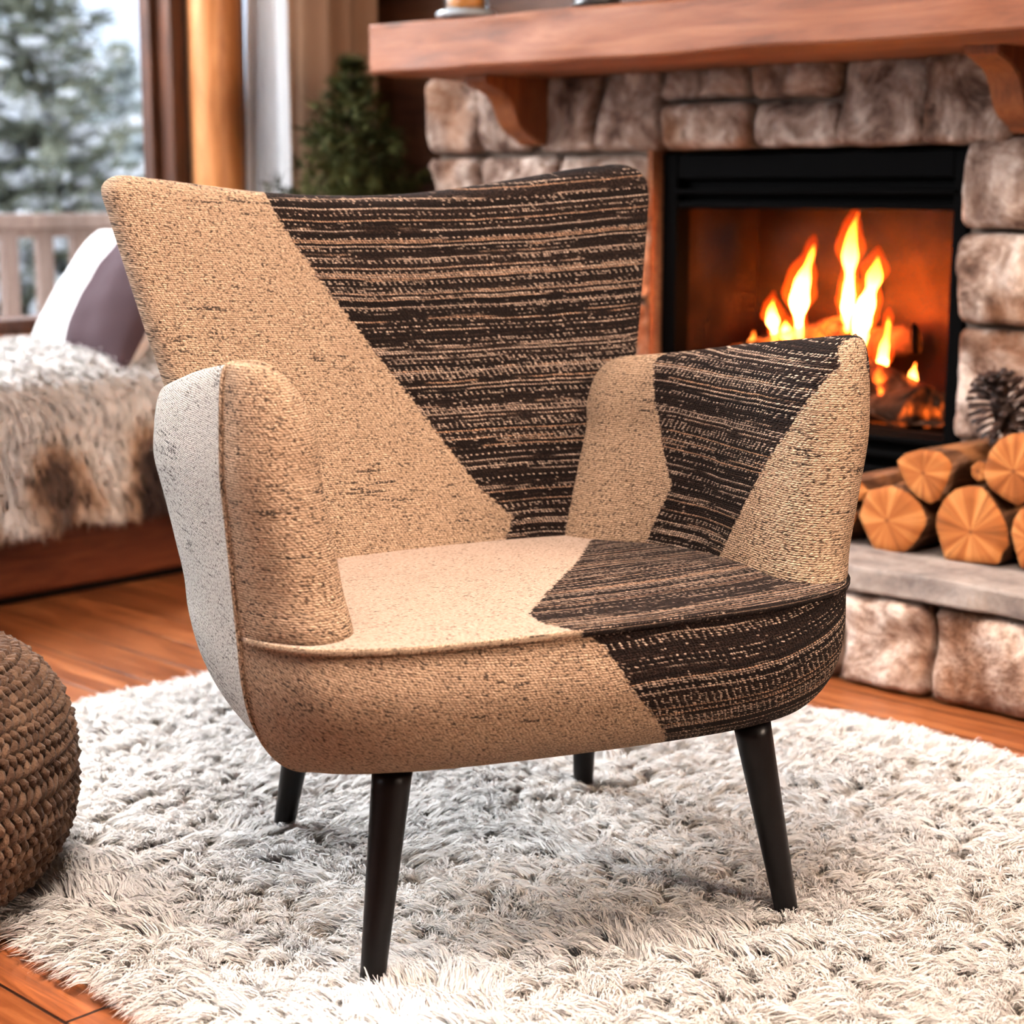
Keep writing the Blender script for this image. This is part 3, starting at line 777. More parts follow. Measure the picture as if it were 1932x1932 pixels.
o = ash.grid(P).build('ash_bed', M_ember, smooth=True); tag(o, 'grey bed of ash and embers under the burning logs', 'ash', kind='stuff')

def flame_mat(gain, outer=False):
    t = NT('flame'); o = t.obj(); z = t.attr('h', 'Fac')
    em = t.n('ShaderNodeEmission')
    c = t.ramp(t.m('DIVIDE', t.sep(t.n('ShaderNodeTexCoord').outputs['Generated'])[2], 1.0), [(0, (1, .30, .045)), (.35, (1, .36, .075)), (.75, (1, .21, .02)), (1, (1, .09, .004))] if not outer else [(0, (1, .12, .008)), (1, (1, .07, .003))])
    t.put(em.inputs[0], c)
    s_ = t.ramp(t.sep(t.n('ShaderNodeTexCoord').outputs['Generated'])[2], [(0, .55), (.25, 1.0), (.6, .75), (1, .12)])
    t.put(em.inputs[1], t.m('MULTIPLY', s_, gain * .62))
    t.t.links.new(em.outputs[0], t.out.inputs['Volume']); return t.mat
fire = empty('fire', (-2.15, 3.25, .40)); tag(fire, 'blazing orange fire of tall flames behind the insert glass', 'fire')
def flame(x, y, z0, z1, r, sway, ph, gain=330, tip=None):
    n = 26; pts = []; rr = []
    for k in range(n):
        f = k / (n - 1)
        pts.append((x + sway * (math.sin(f * 5.2 + ph) - math.sin(ph)) * (f * .8 + .2) + (tip or 0) * f * f, y + .4 * sway * math.sin(f * 4 + ph * 2), z0 + (z1 - z0) * f))
        rr.append(max(.0008, .66 * r * (math.sin(math.pi * min(1, .12 + .52 * f + .36 * f * f)) ** 1.0) * (1 + .30 * math.sin(f * 11 + ph) + .14 * math.sin(f * 23 + 2 * ph))))
    rr[-1] = .0006
    if gain > 200:
        ro = [q * 1.75 + .002 for q in rr]; ro[-1] = .0006
        po = [(p[0], p[1], p[2] + .012 + .05 * (k_ / n) * (z1 - z0)) for k_, p in enumerate(pts)]
        MB().tube(po, ro, 16).build('flame', flame_mat(15, True), fire, smooth=True)
    return MB().tube(pts, rr, 16).build('flame', flame_mat(gain), fire, smooth=True)
flame(-2.325, 3.24, .535, .645, .016, .006, 1.0, 260)
flame(-2.255, 3.24, .545, .765, .024, .014, 2.4, 330, .02)
flame(-2.275, 3.22, .52, .60, .018, .006, .3, 330)
flame(-2.165, 3.27, .60, .835, .020, .010, .4, 210, .04)
flame(-2.150, 3.26, .58, .72, .017, .006, 3.2, 330)
flame(-2.105, 3.24, .55, .745, .027, .010, 4.4, 330, .03)
flame(-2.080, 3.22, .50, .66, .019, .008, 1.7, 330)
flame(-2.030, 3.22, .46, .62, .014, .010, 2.9, 260)
flame(-2.022, 3.20, .455, .52, .016, .004, .9, 330)
flame(-1.955, 3.22, .46, .53, .012, .004, 2.0, 120)
flame(-2.40, 3.26, .50, .57, .014, .004, 2.6, 60)

# ------------------------------------------------------------------ firewood stacked on the hearth
def endgrain():
    t = NT('split_log_end'); o = t.attr('pos'); s_ = t.sep(o)
    ang = t.m('ARCTAN2', s_[1], s_[0]); rad = t.m('SQRT', t.m('ADD', t.m('MULTIPLY', s_[0], s_[0]), t.m('MULTIPLY', s_[1], s_[1])))
    sec = t.noise(t.comb(t.m('MULTIPLY', t.m('COSINE', ang), 1.5), t.m('MULTIPLY', t.m('SINE', ang), 1.5), s_[2]), 1.5, 2, .5)
    ring = t.m('SINE', t.m('ADD', t.m('MULTIPLY', rad, 900.0), t.m('MULTIPLY', sec, 4.0)))
    c = t.ramp(sec, [(.30, (.21, .062, .014)), (.5, (.37, .125, .032)), (.7, (.56, .25, .085))])
    c = t.mix(t.m('MULTIPLY', t.m('ADD', t.m('MULTIPLY', ring, .5), .5), .16), c, (.32, .12, .035))
    crack = t.noise(t.comb(t.m('MULTIPLY', t.m('COSINE', ang), 2.0), t.m('MULTIPLY', t.m('SINE', ang), 2.0), s_[2]), 1.4, 1)
    cr = t.step(t.m('ABSOLUTE', t.m('SUBTRACT', crack, .5)), .016, .004)
    c = t.mix(t.m('MULTIPLY', cr, .7), c, (.17, .058, .016))
    c = t.mix(t.step(rad, .006, .002), c, (.20, .07, .02))
    t.bsdf(c, .8, t.bump(sec, .002, .4), spec=.2); return t.mat
M_end = endgrain()
def bark():
    t = NT('log_bark'); o = t.obj(); n = t.noise(t.scale(o, (1, .25, 1)), 40, 5, .65, .8); n2 = t.noise(o, 9, 3)
    c = t.ramp(n, [(.3, (.045, .022, .013)), (.5, (.16, .075, .038)), (.7, (.34, .19, .115))])
    c = t.mix(t.m('MULTIPLY', t.step(n2, .5, .65), .7), c, (.42, .185, .07))
    t.bsdf(c, .9, t.bump(n, .006, .8), spec=.15); return t.mat
M_bark = bark()
LOGS = {
 'A': ([(-1.748, .33), (-1.737, .348), (-1.692, .361), (-1.657, .353), (-1.632, .336), (-1.619, .311), (-1.621, .296), (-1.634, .272), (-1.658, .245), (-1.686, .239), (-1.724, .242), (-1.742, .27), (-1.757, .298)], (-1.697, .297), 0, .24, 'big split log at the left front of the stack, resting on the hearth slab'),
 'B': ([(-1.598, .321), (-1.586, .349), (-1.565, .369), (-1.536, .379), (-1.513, .379), (-1.494, .363), (-1.477, .341), (-1.463, .317), (-1.457, .282), (-1.468, .273), (-1.475, .249), (-1.522, .245), (-1.578, .243), (-1.584, .259), (-1.6, .301)], (-1.529, .299), 0, .24, 'big split log with deep radial cracks, below the small round stick'),
 'C': ([(-1.68, .407), (-1.666, .421), (-1.633, .433), (-1.593, .432), (-1.576, .42), (-1.57, .409), (-1.579, .379), (-1.594, .348), (-1.61, .338), (-1.638, .348), (-1.658, .365), (-1.67, .383)], (-1.625, .392), -.004, .25, 'wedge shaped split log on top of the stack, left of the pine cone'),
 'D': ([(-1.507, .418), (-1.5, .443), (-1.481, .466), (-1.459, .477), (-1.431, .482), (-1.407, .447), (-1.402, .413), (-1.417, .372), (-1.442, .355), (-1.47, .365), (-1.497, .381), (-1.509, .399)], (-1.452, .414), -.004, .24, 'thick split log on top of the stack, right of the small round stick'),
 'E': ([(-1.538, .412), (-1.525, .423), (-1.512, .42), (-1.509, .408), (-1.513, .391), (-1.524, .387), (-1.536, .396)], (-1.524, .405), .006, .22, 'thin round stick wedged between the two top logs'),
 'F': ([(-1.454, .306), (-1.451, .33), (-1.439, .35), (-1.414, .36), (-1.384, .346), (-1.374, .312), (-1.384, .27), (-1.404, .244), (-1.434, .25), (-1.448, .288)], (-1.414, .30), 0, .24, 'split log low in the stack at the right edge of view'),
 'G': ([(-1.824, .355), (-1.767, .362), (-1.744, .343), (-1.756, .326), (-1.783, .32), (-1.823, .324)], (-1.78, .34), .01, .25, 'flat split piece of firewood above the log beside the chair arm'),
 'H': ([(-1.838, .318), (-1.78, .318), (-1.764, .302), (-1.767, .287), (-1.78, .262), (-1.80, .243), (-1.829, .243), (-1.845, .281)], (-1.80, .28), .0, .24, 'split log half hidden behind the right arm of the chair'),
}
KD = 2.79 / 2.72
for key, (poly, cc, dy, ln, lab) in LOGS.items():
    sc = lambda p: np.array([p[0] * KD, 2.79 + dy, .88 - (.88 - p[1]) * KD])
    Q = np.array([sc(p) for p in poly]); c = sc(cc)
    t = empty('firewood_log', tuple(c)); tag(t, lab, 'log', 'firewood logs stacked on the hearth')
    Q = resample(np.vstack([Q, Q[:1]]), 61)[:-1]
    n = len(Q); rows = []
    pos = []
    for f in (0.03, .35, .7, .93, 1.0):
        P = c + (Q - c) * f; P[:, 1] += (.004 if f == 1 else 0) + .0008 * np.array([noise.noise((p[0] * 60, p[2] * 60, f)) for p in P]); rows.append(P); pos.append(P - c)
    G = np.array(rows); mb = MB().grid(G, cu=True, flip=True); mb.F.append(tuple(range(n)))
    W = np.stack([np.array(pos)[..., 0], np.array(pos)[..., 2], np.full(G.shape[:2], len(key) * 3.1 + ord(key))], -1)
    mb.build('cut_end', M_end, t, smooth=True, attrs={'pos': ('FLOAT_VECTOR', W)})
    rows = []
    for k in range(9):
        P = Q.copy(); P[:, 1] = 2.79 + dy + .004 + ln * k / 8
        for p in P:
            d = p - c; d[1] = 0; p += d / (np.linalg.norm(d) + 1e-9) * (.004 * noise.noise((p[0] * 25, p[1] * 9, p[2] * 25)) - .001)
        rows.append(P)
    mb = MB().grid(np.array(rows), cu=True, flip=True); mb.F.append(tuple(8 * n + k for k in range(n - 1, -1, -1)))
    mb.build('bark', M_bark, t, smooth=False)

# pine cone on the stack
M_cone = plain('pine_cone_scale', (.040, .020, .014), .65, spec=.4)
def pine_cone():
    c = np.array([-1.578, 2.90, .492]); t = empty('pine_cone', tuple(c - (0, 0, .055))); tag(t, 'open dark brown pine cone sitting on top of the firewood stack', 'pine cone')
    mb = MB(); ax = Vector((-.25, -.25, 1)).normalized(); q = Vector((0, 0, 1)).rotation_difference(ax)
    N = 74
    for k in range(N):
        f = k / N; a = k * 2.39996; zz = -.045 + .105 * f; R0 = .012 + .012 * math.sin(math.pi * f)
        L = .052 * math.sin(math.pi * (.18 + .72 * f)) ** .8; el = -.25 + 1.25 * f
        d = Vector((math.cos(a) * math.cos(el), math.sin(a) * math.cos(el), math.sin(el))); sdv = Vector((-math.sin(a), math.cos(a), 0)); up = d.cross(sdv) * -1
        base = Vector((math.cos(a) * R0 * .4, math.sin(a) * R0 * .4, zz)); rows = []
        for s_, w, h in ((0, .004, .002), (.5, .008, .003), (.82, .0105, .005), (1.0, .006, .006)):
            p = base + d * L * s_ + up * (.010 * s_ * s_)
            rows.append([p + sdv * w, p + up * h * .6, p - sdv * w, p - up * h])
        P = np.array([[(q @ v)[:] for v in r_] for r_ in rows]) + c
        b0 = mb.n; mb.grid(P, cu=True); mb.F.append((b0 + 12, b0 + 13, b0 + 14, b0 + 15))
    core = [(q @ Vector((0, 0, z)))[:] for z in np.linspace(-.05, .05, 8)]
    mb.tube(np.array(core) + c, [.008, .016, .019, .02, .019, .016, .011, .004], 12)
    mb.build('cone_scales', M_cone, t, smooth=False)
    nd = MB(); rr = np.random.default_rng(3)
    for k in range(9):
        a = rr.uniform(1.2, 3.2); e = rr.uniform(.5, 1.3); L = rr.uniform(.05, .08); p0 = c + np.array([-.02, .0, .035])
        d = np.array([math.cos(a) * math.cos(e), -.3 * math.cos(e), math.sin(e)])
        nd.tube([p0, p0 + d * L * .5 + (0, 0, .004), p0 + d * L], [.0012, .001, .0004], 5)
    nd.build('needles', plain('dry_needle', (.12, .045, .022), .7), t)
pine_cone()

# candle jar and small dark dish at the front of the mantel shelf
M_clear = glass_mat('jar_glass', .0, (.93, .96, .97))
j = empty('candle_jar', (-2.825, 2.775, 1.247)); tag(j, 'clear glass candle jar with amber candle standing on the mantel beam', 'candle')
MB().lathe([(0, 0), (.062, 0), (.066, .006), (.064, .012), (.052, .016), (.0, .016)], (-2.825, 2.775, 1.247), 40).build('foot', plain('pale_glass_foot', (.42, .47, .50), .12, spec=.8), j, smooth=True)
MB().lathe([(.048, .0165), (.050, .03), (.050, .16), (.0475, .16), (.0475, .03), (.046, .019), (0, .019)], (-2.825, 2.775, 1.247), 40).build('glass_cylinder', M_clear, j, smooth=True)
MB().lathe([(0, .020), (.040, .020), (.041, .026), (.041, .10), (.036, .106), (0, .104)], (-2.825, 2.775, 1.247), 32).build('candle', plain('amber_wax', (.62, .24, .06), .5, Emission_Color=(1, .35, .08, 1), Emission_Strength=.15), j, smooth=True)
MB().tube([(-2.825, 2.775, 1.35), (-2.824, 2.775, 1.366)], .0012, 6).build('wick', M_leg, j)
j = empty('bowl', (-2.47, 2.80, 1.247)); tag(j, 'small dark bowl standing on the mantel beam right of the candle jar', 'bowl')
MB().lathe([(0, 0), (.05, 0), (.052, .006), (.045, .012), (.075, .05), (.085, .085), (.081, .085), (.07, .052), (.04, .018), (0, .016)], (-2.47, 2.80, 1.247), 40).build('bowl_body', plain('dark_glaze', (.03, .025, .024), .3), j, smooth=True)

# ================================================================== WINDOW BENCH
M_bench = wood('bench_timber', ((.048, .011, .004), (.108, .026, .009), (.15, .042, .015)), 'Y', 1.2, .42)
XB = -3.36; BY0, BY1 = -1.2, 2.78
b = empty('window_bench', (XB, .8, 0)); tag(b, 'built-in dark reddish timber bench running under the large window', 'bench')
MB().rbox((XW + .03, BY0, .02), (XB, BY1, .30), .008).build('front_board', M_bench, b, smooth=False)
MB().rbox((XW + .03, BY0, .305), (XB + .004, BY1, .385), .006).build('seat_board', M_bench, b, smooth=False)
MB().rbox((XW + .03, BY0, 0), (XB - .02, BY1, .022), .003).build('plinth', M_leg, b, smooth=False)
def cush_mat():
    return cloth_mat('bench_pad_linen', (.50, .42, .35), 0)
bp_ = MB().rbox((XW + .04, BY0 + .02, .386), (XB - .005, BY1 - .02, .455), .03, 4).build('seat_pad', cush_mat(), smooth=True)
tag(bp_, 'long flat beige seat pad lying on the timber window bench', 'cushion')

# ---- strands (fur) as one mesh of thin tapering blades
def strands(name, root, tipv, bend, width, mat, parent=None, seg=3, extra=None, nrm_up=.6):
    """root, tipv, bend: (N,3); the blade runs root -> root+tipv, bowed by bend"""
    N = len(root); t = np.linspace(0, 1, seg + 1)
    side = np.cross(tipv, rng.normal(size=(N, 3)) * .6 + np.array([0, 0, 1.])); side /= np.linalg.norm(side, axis=1)[:, None] + 1e-9
    V = np.zeros((N, 2 * seg + 1, 3), np.float32); W = np.zeros((N, 2 * seg + 1), np.float32)
    for k in range(seg):
        p = root + tipv * t[k] + bend * (t[k] * (1 - t[k]) * 4)[..., None] if np.ndim(t[k]) else root + tipv * t[k] + bend * (t[k] * (1 - t[k]) * 4)
        w = width * (1 - .75 * t[k] ** 1.5)
        V[:, 2 * k] = p - side * w[:, None] * .5; V[:, 2 * k + 1] = p + side * w[:, None] * .5; W[:, 2 * k] = W[:, 2 * k + 1] = t[k]
    V[:, 2 * seg] = root + tipv; W[:, 2 * seg] = 1
    base = (np.arange(N) * (2 * seg + 1))[:, None]
    quads = np.concatenate([base + np.array([2 * k, 2 * k + 1, 2 * k + 3, 2 * k + 2]) for k in range(seg - 1)], 1).reshape(-1, 4)
    tris = base + np.array([2 * seg - 2, 2 * seg - 1, 2 * seg])
    # interleave is not needed: quads first, then tips
    me = bpy.data.meshes.new(name); off = np.array(parent.location) if parent else np.zeros(3)
    me.vertices.add(V.shape[0] * V.shape[1]); me.vertices.foreach_set('co', (V - off.astype(np.float32)).ravel())
    nl = quads.size + tris.size; me.loops.add(nl); me.loops.foreach_set('vertex_index', np.concatenate([quads.ravel(), tris.ravel()]).astype(np.int32))
    npoly = len(quads) + len(tris); me.polygons.add(npoly)
    ls = np.concatenate([np.arange(len(quads)) * 4, len(quads) * 4 + np.arange(len(tris)) * 3]).astype(np.int32)
    me.polygons.foreach_set('loop_start', ls)
    me.polygons.foreach_set('use_smooth', np.ones(npoly, bool))
    for nm, arr in dict(h=W, **{k: np.repeat(v[:, None], 2 * seg + 1, 1) for k, v in (extra or {}).items()}).items():
        a = me.attributes.new(nm, 'FLOAT', 'POINT'); a.data.foreach_set('value', np.ascontiguousarray(arr, np.float32).ravel())
    me.update(calc_edges=True)
    # fur shades like a soft pile: normals lean towards the outside of the pile
    if nrm_up is not None:
        Nn = np.repeat((rng.normal(size=(N, 3)) * .35 + np.array(nrm_up if np.ndim(nrm_up) else (0, 0, 1.)) if not callable(nrm_up) else nrm_up(root) + rng.normal(size=(N, 3)) * .35)[:, None], 2 * seg + 1, 1).reshape(-1, 3)
        Nn /= np.linalg.norm(Nn, axis=1)[:, None]
        me.normals_split_custom_set_from_vertices(Nn.tolist())
    o = bpy.data.objects.new(name, me); link(o); me.materials.append(mat)
    if parent: o.parent = parent
    return o

def vnoise(P, sc, seed=0, oct=2):
    """value noise on 2-D points, vectorised, about -1..1"""
    out = np.zeros(len(P)); amp = 1.0; tot = 0
    for o_ in range(oct):
        q = P * sc * 2 ** o_ + seed * 17.3 + o_ * 5.1; i = np.floor(q).astype(np.int64); f = q - i; f = f * f * (3 - 2 * f)
        def hsh(a, b_):
            x = np.sin((a * 127.1 + b_ * 311.7 + seed * 74.7) * 1.0) * 43758.5453; return (x - np.floor(x)) * 2 - 1
        v = (hsh(i[:, 0], i[:, 1]) * (1 - f[:, 0]) + hsh(i[:, 0] + 1, i[:, 1]) * f[:, 0]) * (1 - f[:, 1]) + (hsh(i[:, 0], i[:, 1] + 1) * (1 - f[:, 0]) + hsh(i[:, 0] + 1, i[:, 1] + 1) * f[:, 0]) * f[:, 1]
        out += v * amp; tot += amp; amp *= .5
    return out / tot

# fur throw over the bench
def throw_mat():
    t = NT('patchy_fur'); c = t.ramp(t.attr('tone', 'Fac'), [(0, (.060, .036, .030)), (.30, (.22, .135, .095)), (.50, (.58, .37, .23)), (.70, (.88, .78, .68)), (1, (.95, .92, .89))])
    c = t.mix(t.m('MULTIPLY', t.m('SUBTRACT', 1.0, t.attr('h', 'Fac')), .45), c, t.mix(.6, c, (.05, .03, .02)))
    t.bsdf(c, .8, spec=.2, sheen=.2); return t.mat
M_throw = throw_mat()
th = empty('fur_throw', (XB - .1, 1.6, .46)); tag(th, 'patchy brown and white fur throw draped over the window bench', 'throw')
def throw():
    y0, y1 = .7, 2.62
    prof = np.array([(XW + .07, .500), (XW + .2, .512), (XB - .16, .508), (XB - .06, .490), (XB + .008, .435), (XB + .028, .35), (XB + .034, .27), (XB + .036, .225)])
    Pc = crom(prof, 60); d = np.r_[0, np.cumsum(np.linalg.norm(np.diff(Pc, axis=0), axis=1))]; LT = d[-1]
    ny = 120; G = np.zeros((60, ny, 3))
    for i in range(ny):
        y = y0 + (y1 - y0) * i / (ny - 1)
        for k in range(60):
            n_ = .016 * noise.noise((y * 5, d[k] * 6, 3)) + .01 * noise.noise((y * 11, d[k] * 9, 8))
            G[k, i] = (Pc[k, 0] + (n_ if d[k] > .4 else 0), y, Pc[k, 1] + (n_ if d[k] <= .5 else n_ * .4))
    base = MB().grid(G).build('fur_backing', plain('fur_skin', (.30, .21, .15), .9), th, smooth=True)
    N = 90000; s_ = rng.uniform(0, 1, N); yy = rng.uniform(y0, y1, N)
    ii = np.clip((yy - y0) / (y1 - y0) * (ny - 1), 0, ny - 1.001); kk = s_ * 58.99
    i0 = ii.astype(int); k0 = kk.astype(int)
    root = G[k0, i0] + (G[np.minimum(k0 + 1, 59), i0] - G[k0, i0]) * (kk - k0)[:, None] + (G[k0, np.minimum(i0 + 1, ny - 1)] - G[k0, i0]) * (ii - i0)[:, None]
    tan = G[np.minimum(k0 + 1, 59), i0] - G[k0, i0]; tan /= np.linalg.norm(tan, axis=1)[:, None]
    nor = np.cross(np.array([0, 1., 0]), tan); nor *= np.where(nor[:, :1] + nor[:, 2:] < 0, -1, 1)
    cl = np.c_[yy, s_ * LT]
    L = .055 * (1 + .3 * vnoise(cl, 20, 3)); L = np.where(s_ > .9, L * 1.5, L)
    dr = np.c_[vnoise(cl, 14, 5), vnoise(cl, 14, 6)]
    tip = tan * (.75 + .2 * dr[:, 1:])* L[:, None] + nor * (.35 * L)[:, None] + np.array([0, 1., 0]) * (dr[:, :1] * .35 * L[:, None]) + rng.normal(size=(N, 3)) * .006
    tip[:, 2] -= np.where(s_ > .55, .012, 0)
    # colour patches: white on the seat, brown and dark stripes on the drop
    drop = np.clip((s_ * LT - .42) / .12, 0, 1)
    st_ = vnoise(np.c_[yy * 1.0, s_ * LT * .22 + 3], 8.5, 9, 2) + .25 * vnoise(cl, 18, 2)
    tone = .96 - drop * (.53 + .90 * st_) + .05 * rng.normal(size=N) - .35 * np.clip(vnoise(cl, 4, 12) - .1, 0, 1) * drop
    strands('fur_pile', root, tip, nor * .012, np.full(N, .0032) * rng.uniform(.7, 1.3, N), M_throw, th, 3, {'tone': np.clip(tone, 0, 1)},
            nrm_up=lambda r_: np.where(r_[:, 2:] > .47, np.array([[.2, 0, 1.]]), np.array([[1., 0, .35]])))['kind'] = 'stuff'
throw()

# scatter cushion
def pillow(name, label, loc, w, h, th_, rot, matL, matR, split):
    t = empty(name, loc); t.rotation_euler = rot; tag(t, label, 'cushion')
    n = 48; G = np.zeros((2, n, n, 3))
    for s_ in (0, 1):
        for j in range(n):
            for i in range(n):
                u = i / (n - 1) * 2 - 1; v = j / (n - 1) * 2 - 1
                e = max(0, (1 - abs(u) ** 2.6)) ** .5 * max(0, (1 - abs(v) ** 2.6)) ** .5
                pin = 1 - .06 * (1 - abs(u * v)) * (u * u + v * v) * .8
                G[s_, j, i] = (u * w / 2 * (1 - .05 * (1 - v * v) * abs(u)), (1 if s_ else -1) * th_ / 2 * e + .006 * noise.noise((u * 3, v * 3, s_ * 4.0)) * e, v * h / 2 * (1 - .05 * (1 - u * u) * abs(v)))
    k = int(n * split)
    a = MB().grid(G[0, :, :k + 1]).grid(G[1], flip=True).build('cover', matL, t, smooth=True, local=True)
    b_ = MB().grid(G[0, :, k:]).build('panel', matR, t, smooth=True, local=True); b_['label'] = 'mauve grey side panel'
    return t
pillow('scatter_cushion', 'white scatter cushion with mauve grey panel leaning on the window sill', (-3.575, 2.345, .625), .42, .40, .16, (R(-36), 0, 0),
       cloth_mat('white_linen', (.66, .63, .61), 0), cloth_mat('mauve_linen', (.075, .050, .056), 0), .50)

# ================================================================== INDOOR EVERGREEN
def conifer(name, label, loc, h, r, nw, nb, mats, seed, snow=0.0, droop=.25, blades=26, bl=.035, bw=.006, z0=.05, cat='tree', full=False):
    rr = np.random.default_rng(seed); t = empty(name, loc); tag(t, label, cat); L = np.array(loc)
    MB().tube([L, L + (0, 0, h * .5), L + (0, 0, h)], [h * .018 + .006, h * .011 + .004, .002], 10).build('trunk', mats[1], t, smooth=True)
    root = []; tip = []; wid = []; tone = []; sn = MB()
    for k in range(nw):
        f = k / (nw - 1); z = h * (z0 + (.99 - z0) * f); R0 = (r * (1 - f ** 2.2) ** .8 if full else r * (1 - f) ** .9) + r * .05
        m = max(4, int(nb * (1 - .55 * f)))
        for b_ in range(m):
            a = 2 * math.pi * (b_ + rr.uniform(-.3, .3)) / m + k * 1.9; Lb = R0 * rr.uniform(.72, 1.12); el = rr.uniform(-.05, .25) - droop * (1 - f)
            d = np.array([math.cos(a), math.sin(a), 0]); npt = max(3, int(Lb / (bl * .9)))
            for q in range(npt):
                s_ = (q + .6) / npt
                c = L + np.array([0, 0, z]) + d * Lb * s_ + np.array([0, 0, Lb * (el * s_ + .28 * s_ * s_)])
                wd = Lb * .34 * (1 - s_ * .75)
                nbld = int(blades)
                p = c + rr.normal(size=(nbld, 3)) * np.array([wd * .55, wd * .55, wd * .22])
                dv = d * .7 + rr.normal(size=(nbld, 3)) * .55 + np.array([0, 0, .12]); dv /= np.linalg.norm(dv, axis=1)[:, None]
                root.append(p); tip.append(dv * bl * rr.uniform(.6, 1.4, (nbld, 1))); wid.append(np.full(nbld, bw)); tone.append(np.full(nbld, rr.uniform(0, 1)) * .6 + rr.uniform(0, .4, nbld))
                if snow and rr.random() < snow and s_ > .35:
                    rs = wd * rr.uniform(.5, 1.0) + .02; n1, n2 = 5, 9; P = np.zeros((n1, n2, 3))
                    for u_ in range(n1):
                        th_ = u_ / (n1 - 1) * math.pi
                        for v_ in range(n2):
                            ph = v_ / n2 * 2 * math.pi; w_ = rs * (1 + .25 * rr.normal())
                            o3 = np.array([math.sin(th_) * math.cos(ph) * w_, math.sin(th_) * math.sin(ph) * w_, .38 * rs * math.cos(th_)])
                            P[u_, v_] = c + o3 + d * o3[0] * .2 + np.array([0, 0, wd * .25])
                    sn.grid(P, cu=True)
    root = np.vstack(root); tip = np.vstack(tip); wid = np.concatenate(wid); tone = np.concatenate(tone)
    strands('foliage', root, tip, np.zeros_like(tip), wid * rr.uniform(.7, 1.4, len(wid)), mats[0], t, 2, {'tone': tone}, nrm_up=None)
    if snow: sn.build('snow', mats[2], t, smooth=True)['kind'] = 'stuff'
    return t
def needle_mat(name, a, b, c):
    t = NT(name); col = t.ramp(t.attr('tone', 'Fac'), [(0, a), (.5, b), (1, c)]); bs = t.bsdf(col, .7, spec=.2)
    return t.mat
M_trunk = plain('conifer_bark', (.07, .045, .032), .9)
conifer('christmas_tree', 'small bushy green fir tree in the dark corner left of the fireplace', (-3.52, 3.05, 0), 1.20, .275, 26, 14,
        (needle_mat('fir_needles', (.016, .020, .006), (.070, .078, .022), (.17, .17, .06)), M_trunk), 5, 0, .12, 26, .036, .0045, full=True)

# ================================================================== KNITTED POUF
def pouf():
    cx, cy, rx, hz = -2.03, .935, .262, .172; t = empty('pouf', (cx, cy, .0)); tag(t, 'chunky knitted brown wool pouf at the edge of the white rug', 'pouf')
    M = NT('brown_chunky_yarn'); o = M.obj(); n = M.noise(M.scale(o, (1, 1, 1)), 260, 3, .6); r = M.attr('tone', 'Fac')
    c = M.mix(n, M.mix(r, (.034, .018, .010), (.090, .050, .030)), M.mix(r, (.095, .050, .029), (.20, .122, .076)))
    M.bsdf(c, .9, M.bump(n, .004, .8), spec=.15, sheen=.1)
    def surf(ph, th_):      # th 0 top .. pi bottom
        s_ = math.sin(th_); cz = math.cos(th_); k = .62
        return np.array([cx + rx * abs(s_) ** k * math.cos(ph), cy + rx * abs(s_) ** k * math.sin(ph), hz + hz * (abs(cz) ** .82) * (1 if cz > 0 else -1) + .004])
    mb = MB(); tone = []; rr = np.random.default_rng(11); nr = 38
    for k in range(nr):
        th_ = .14 + (math.pi - .24) * k / (nr - 1); rad = rx * math.sin(th_) ** .62; m = max(10, int(2 * math.pi * rad / .0135))
        dth = (math.pi - .24) / nr; lean = 1 if k % 2 else -1
        for i in range(m):
            ph = 2 * math.pi * (i + .5 * (k % 2)) / m; dp_ = 2 * math.pi / m
            p0, p1, p2 = (surf(ph + lean * q * dp_ * .52, th_ + q * dth * .72) for q in (-1, 0, 1))
            cen = np.array([cx, cy, hz]); nn = p1 - cen; nn /= np.linalg.norm(nn)
            pts = [p0 - nn * .004, (p0 + p1) / 2 + nn * .002, p1 + nn * .0048 + rr.normal(size=3) * .0012, (p1 + p2) / 2 + nn * .002, p2 - nn * .004]
            b0 = mb.n; mb.tube(pts, [.0034, .0049, .0056, .0049, .0034], 7, cap=False); tone += [rr.random()] * (mb.n - b0)
    mb.build('knit_cover', M.mat, t, smooth=True, attrs={'tone': ('FLOAT', tone)})
    prof = [(0, .004)] + [(max(0, (rx - .012) * math.sin(a) ** .62), hz - (hz - .008) * (abs(math.cos(a)) ** .82) * (1 if math.cos(a) > 0 else -1)) for a in np.linspace(.05, math.pi - .05, 24)]
    MB().lathe(prof, (cx, cy, .004), 40).build('filling', plain('pouf_lining', (.03, .018, .012), .95), t, smooth=True)
pouf()

